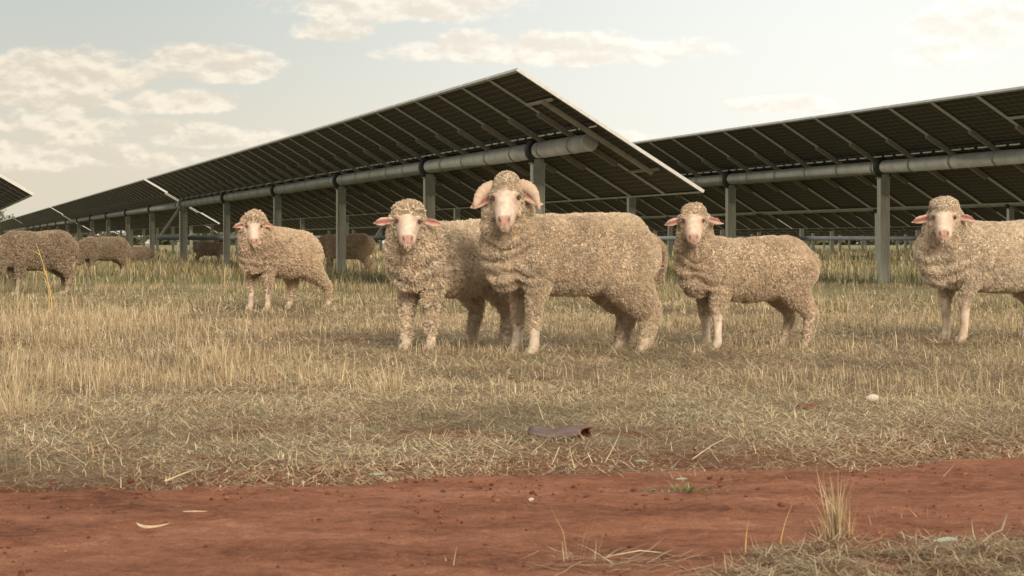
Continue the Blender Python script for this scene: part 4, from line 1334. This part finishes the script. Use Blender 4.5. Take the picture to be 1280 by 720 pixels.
# tall stalk in front of the grazing sheep
def stalk(label, px, py, h, lean, seed, w=.005):
    rng = np.random.default_rng(seed); g = ground_at(px, py); bm = bmesh.new()
    pts = [(lean * h * (t ** 1.5), .01 * math.sin(t * 3), h * t) for t in np.linspace(0, 1, 7)]
    add_tube(bm, pts, [w * (1 - .6 * t) for t in np.linspace(0, 1, 7)], 5)
    if h > .3:
        j = Vector(pts[5]); add_tube(bm, [j, j + Vector((-.05, 0, .03)), j + Vector((-.10, .01, .045))], [w * .5, w * .4, w * .3], 5)
    for t, dx in (((.35, .06), (.55, -.05)) if h > .3 else ()):
        j = Vector((lean * h * (t ** 1.5), 0, h * t)); add_tube(bm, [j, j + Vector((dx * .5, 0, .06)), j + Vector((dx, 0, .05))], [w * .5, w * .5, w * .1], 5)
    o = link_mesh('grass_stalk', bm_mesh('grass_stalk', bm), M['stalk']); o.location = g
    tag(o, label, 'grass stalk'); return o


M['stalk'] = noisy_mat('dry_stalk', (.42, .27, .09), (.58, .42, .18), .7, 0, 20)
stalk('tall bent yellow stalk standing in front of the grazing sheep at left', 66, 392, .60, -.24, 1, .006)
stalk('shorter yellow stalk beside the tall bent one at left', 62, 390, .38, -.08, 2, .005)
stalk('thin dry stalk leaning on the near right verge, left of the golden tuft', 975, 692, .095, .25, 3, .0012)
stalk('bare pale stalk standing at the left end of the litter heap', 932, 699, .075, .08, 4, .0018)

# bark, stones, leaves
M['bark'] = noisy_mat('weathered_bark', (.065, .045, .042), (.17, .12, .105), .8, 0, 26, .6, 60, .006, stretch=(.6, 3, 1))
M['bark_in'] = noisy_mat('red_bark_inside', (.11, .03, .018), (.23, .075, .042), .85, 0, 40, .5, 90, .004)
M['twig'] = noisy_mat('brown_twig', (.16, .10, .06), (.34, .24, .16), .8, 0, 40)
M['stone'] = noisy_mat('pale_stone', (.42, .34, .26), (.62, .54, .44), .85, 0, 40, .5, 90, .004)
M['leaf'] = noisy_mat('gum_leaf', (.20, .25, .18), (.34, .38, .29), .55, 0, 30)
M['leaf_dry'] = noisy_mat('dry_leaf', (.42, .30, .16), (.62, .52, .36), .7, 0, 40)


def curled_bark(label, px, py, length, rad, arc, yaw, seed, mat_out, mat_in, name='bark_piece', base=.006):
    rng = np.random.default_rng(seed); g = ground_at(px, py)
    nu, nvv = 22, 12
    V = []
    for side in (0, 1):
        for i in range(nu):
            t = i / (nu - 1)
            for j in range(nvv):
                s = (j / (nvv - 1) - .5)
                en_ = .10 * length * math.sin(s * 9 + seed) * (1 if i == nu - 1 else (.6 if i == 0 else 0))
                a = s * arc * (1 - .15 * math.sin(t * 5 + seed)) + .25
                r = rad * (1 + .12 * math.sin(t * 7 + seed)) - side * .004
                V.append((t * length - length / 2 + en_, math.sin(a) * r * 1.5, math.cos(a) * r - rad * math.cos(arc * .5)))
    V = np.array(V); V += .002 * fbm(V * 60, 2, seed)[:, None]
    V[:, 2] += base - 0
    idx = np.arange(nu * nvv).reshape(nu, nvv)
    qa = np.stack([idx[:-1, :-1], idx[1:, :-1], idx[1:, 1:], idx[:-1, 1:]], -1).reshape(-1, 4)
    qb = qa[:, ::-1] + nu * nvv
    rim = np.concatenate([idx[0], idx[1:, -1], idx[-1, -2::-1], idx[-2:0:-1, 0]])
    qr = np.stack([rim, np.roll(rim, -1), np.roll(rim, -1) + nu * nvv, rim + nu * nvv], -1)
    me = mesh_np(name, V, [qa, qb, qr]); o = link_mesh(name, me, [mat_out, mat_in], None, True)
    mi = np.zeros(len(me.polygons), dtype=np.int32); mi[len(qa):] = 1; me.polygons.foreach_set('material_index', mi)
    o.location = g; o.rotation_euler = (0, math.radians(-2), yaw)
    tag(o, label, 'bark'); return o


curled_bark('large curled grey-brown bark piece with a red broken end lying on the straw', 702, 550, .165, .046, 2.6, -.32, 2, M['bark'], M['bark_in'])
curled_bark('small dark and rust red bark piece on the grass below the big ram', 676, 475, .10, .016, 2.4, -.1, 5, M['bark'], M['bark_in'])
curled_bark('short dark brown bark chunk on the straw at right, near the white stone', 1009, 513, .065, .021, 2.6, .05, 8, M['bark_in'], M['bark_in'])


def stone(label, px, py, r, seed, zb=0.0, mat='stone', name='stone'):
    rng = np.random.default_rng(seed); g = ground_at(px, py)
    bm = bmesh.new(); bmesh.ops.create_icosphere(bm, subdivisions=3, radius=1)
    for v in bm.verts:
        f = 1 + .22 * float(fbm(np.array([v.co]) * 1.6 + seed, 3, seed)[0]); v.co = Vector((v.co.x * r * 1.25 * f, v.co.y * r * f, v.co.z * r * .72 * f))
    o = link_mesh(name, bm_mesh(name, bm), M[mat], None, True); o.location = (g.x, g.y, r * .45 + zb); o.rotation_euler = (.2, .1, seed)
    tag(o, label, 'stone'); return o


stone('pale stone lying on the straw at right, right of the dark bark chunk', 1090, 505, .021, 3, .012)
stone('tiny white pebble in the middle of the red track', 664, 637, .006, 4, .02)


def leaf(label, px, py, length, wid, yaw, bend, mat, z=.02, pitch=0.0, name='leaf'):
    g = ground_at(px, py); nu = 12; V = []; 
    for i in range(nu):
        t = i / (nu - 1); w = wid * (math.sin(PI * min(1, t * .96 + .02)) ** .8) * (1 - .25 * t)
        x = (t - .5) * length; y = bend * length * (t - .5) ** 2 * 2; zc = .10 * length * math.sin(t * PI)
        V += [(x, y - w / 2, zc + w * .12), (x, y, zc), (x, y + w / 2, zc + w * .12)]
    idx = np.arange(nu * 3).reshape(nu, 3)
    qa = np.stack([idx[:-1, :-1], idx[1:, :-1], idx[1:, 1:], idx[:-1, 1:]], -1).reshape(-1, 4)
    o = link_mesh(name, mesh_np(name, V, [qa]), M[mat], None, True); o.location = (g.x, g.y, z); o.rotation_euler = (math.radians(20), pitch, yaw)
    tag(o, label, 'leaf'); return o


leaf('blue-green gum leaf lying on the litter heap at the bottom right', 1186, 712, .058, .017, .55, .4, 'leaf', .05)
leaf('pale green leaf at the track edge, left of centre', 471, 604, .045, .014, .2, .5, 'leaf', .018)
leaf('small pale leaf at the track edge, right of the big bark piece', 801, 588, .036, .012, -.3, .3, 'leaf', .022)
leaf('blue-grey leaf lying on the green weed in the track', 853, 624, .03, .011, .3, .3, 'leaf', .045)
leaf('curled pale dry leaf on the red track at lower left', 186, 682, .07, .012, -.1, .9, 'leaf_dry', .03)
leaf('thin pale bark shred on the red track above the curled leaf', 243, 660, .055, .006, .05, .4, 'leaf_dry', .03)


def straw(label, pts, w, mat='leaf_dry', name='straw_stalk'):
    P_ = []
    for (x, y, z) in pts:
        g = ground_at(x, y, 0); P_.append(Vector((g.x, g.y, z)))
    o0 = P_[0].copy(); bm = bmesh.new(); add_tube(bm, [p - o0 for p in P_], [w, w * 1.1, w * .8][:len(P_)] if len(P_) <= 3 else [w] * len(P_), 6)
    o = link_mesh(name, bm_mesh(name, bm), M[mat], None, True); o.location = o0; tag(o, label, 'straw stalk'); return o


straw('thick pale straw stalk lying across the track edge at left', [(206, 616, .028), (230, 608, .032), (254, 601, .036)], 0.002)
straw('pale broken straw stalk on the track edge right of centre, bent like an arch', [(690, 590, .02), (700, 586, .06), (712, 589, .058), (718, 595, .02)], .0012)
straw('long thin straw stalk leaning on the track edge, right of the arched one', [(756, 588, .02), (768, 580, .05), (776, 574, .08)], .0011)
straw('long pale straw lying along the track edge right of the small pale leaf', [(865, 586, .025), (890, 577, .045), (914, 569, .055)], .0012)
straw('dry twig lying on the bottom edge of the track, right of centre', [(760, 716, .03), (800, 712, .035), (826, 711, .03)], .0012)
straw('dark twig on the litter heap at the bottom right, beside the gum leaf', [(1222, 714, .045), (1240, 708, .06), (1252, 704, .062), (1258, 699, .085)], .0024, 'twig')

# a far line of scrub and one tree top beyond the farm
def scrub(name, rngseed, x0, x1, y, hmin, hmax, n):
    rng = np.random.default_rng(rngseed)
    k = 60; bx = rng.uniform(x0, x1, n); by = y + rng.uniform(-25, 25, n); bh = rng.uniform(hmin, hmax, n)
    V = []; C = []
    q = rng.normal(0, 1, (n, k, 3)); q /= np.linalg.norm(q, axis=2)[:, :, None]; q *= rng.random((n, k, 1)) ** .4
    c = np.stack([bx, by, bh * .5], 1)[:, None] + q * np.stack([bh * .9, bh * .9, bh * .5], 1)[:, None]
    c = c.reshape(-1, 3); s = np.repeat(bh * .16, k)[:, None]
    a = rng.normal(0, 1, (len(c), 3)); b = rng.normal(0, 1, (len(c), 3))
    V = np.stack([c - a * s, c + b * s, c + a * s, c - b * s], 1).reshape(-1, 3)
    cb = pick_cols(len(c), rng, [np.array((.09, .10, .06)), np.array((.14, .14, .085)), np.array((.06, .07, .045))], [.4, .4, .2])
    i = np.arange(len(c))[:, None] * 4
    return mesh_np(name, V, [i + np.array([[0, 1, 2, 3]])], np.repeat(cb, 4, 0))


tag(link_mesh('scrub', scrub('scrub', 3, -420, 420, 520, 2.5, 5.5, 420), M['grass']), 'far grey-green line of scrub along the horizon behind the panels', 'scrub', kind='stuff')
# tree: trunk, crown
def far_tree(X, D, h, seed, label):
    rng = np.random.default_rng(seed); root = empty('tree', (X, D, 0)); bm = bmesh.new()
    add_tube(bm, [(0, 0, -.2), (.1, 0, h * .3), (-.05, .1, h * .55), (.1, 0, h * .8)], [.22, .17, .12, .05], 8)
    for k in range(6):
        a = rng.uniform(0, 2 * PI); z0 = h * rng.uniform(.35, .7)
        add_tube(bm, [(0, 0, z0), (math.cos(a) * h * .16, math.sin(a) * h * .16, z0 + h * .12), (math.cos(a) * h * .28, math.sin(a) * h * .28, z0 + h * .2)], [.08, .05, .02], 6)
    link_mesh('trunk', bm_mesh('trunk', bm), M['bark'], root, True)
    cl_ = 26; cc = np.stack([rng.normal(0, h * .17, cl_), rng.normal(0, h * .17, cl_), h * (.68 + rng.normal(0, .14, cl_))], 1)
    n = 3200; k = rng.integers(0, cl_, n); c = cc[k] + rng.normal(0, h * .062, (n, 3)); s = h * .017
    a = rng.normal(0, 1, (n, 3)); b = rng.normal(0, 1, (n, 3))
    V = np.stack([c - a * s, c + b * s * .6, c + a * s, c - b * s * .6], 1).reshape(-1, 3); i = np.arange(n)[:, None] * 4
    cb = pick_cols(n, rng, [np.array((.08, .10, .04)), np.array((.13, .15, .06)), np.array((.05, .065, .03))], [.4, .4, .2])
    link_mesh('crown', mesh_np('crown', V, [i + np.array([[0, 1, 2, 3]])], np.repeat(cb, 4, 0)), M['grass'], root)
    tag(root, label, 'tree'); return root


far_tree(-75.6, 250, 5.0, 4, 'distant green tree top peeping over the panels at the far left edge')
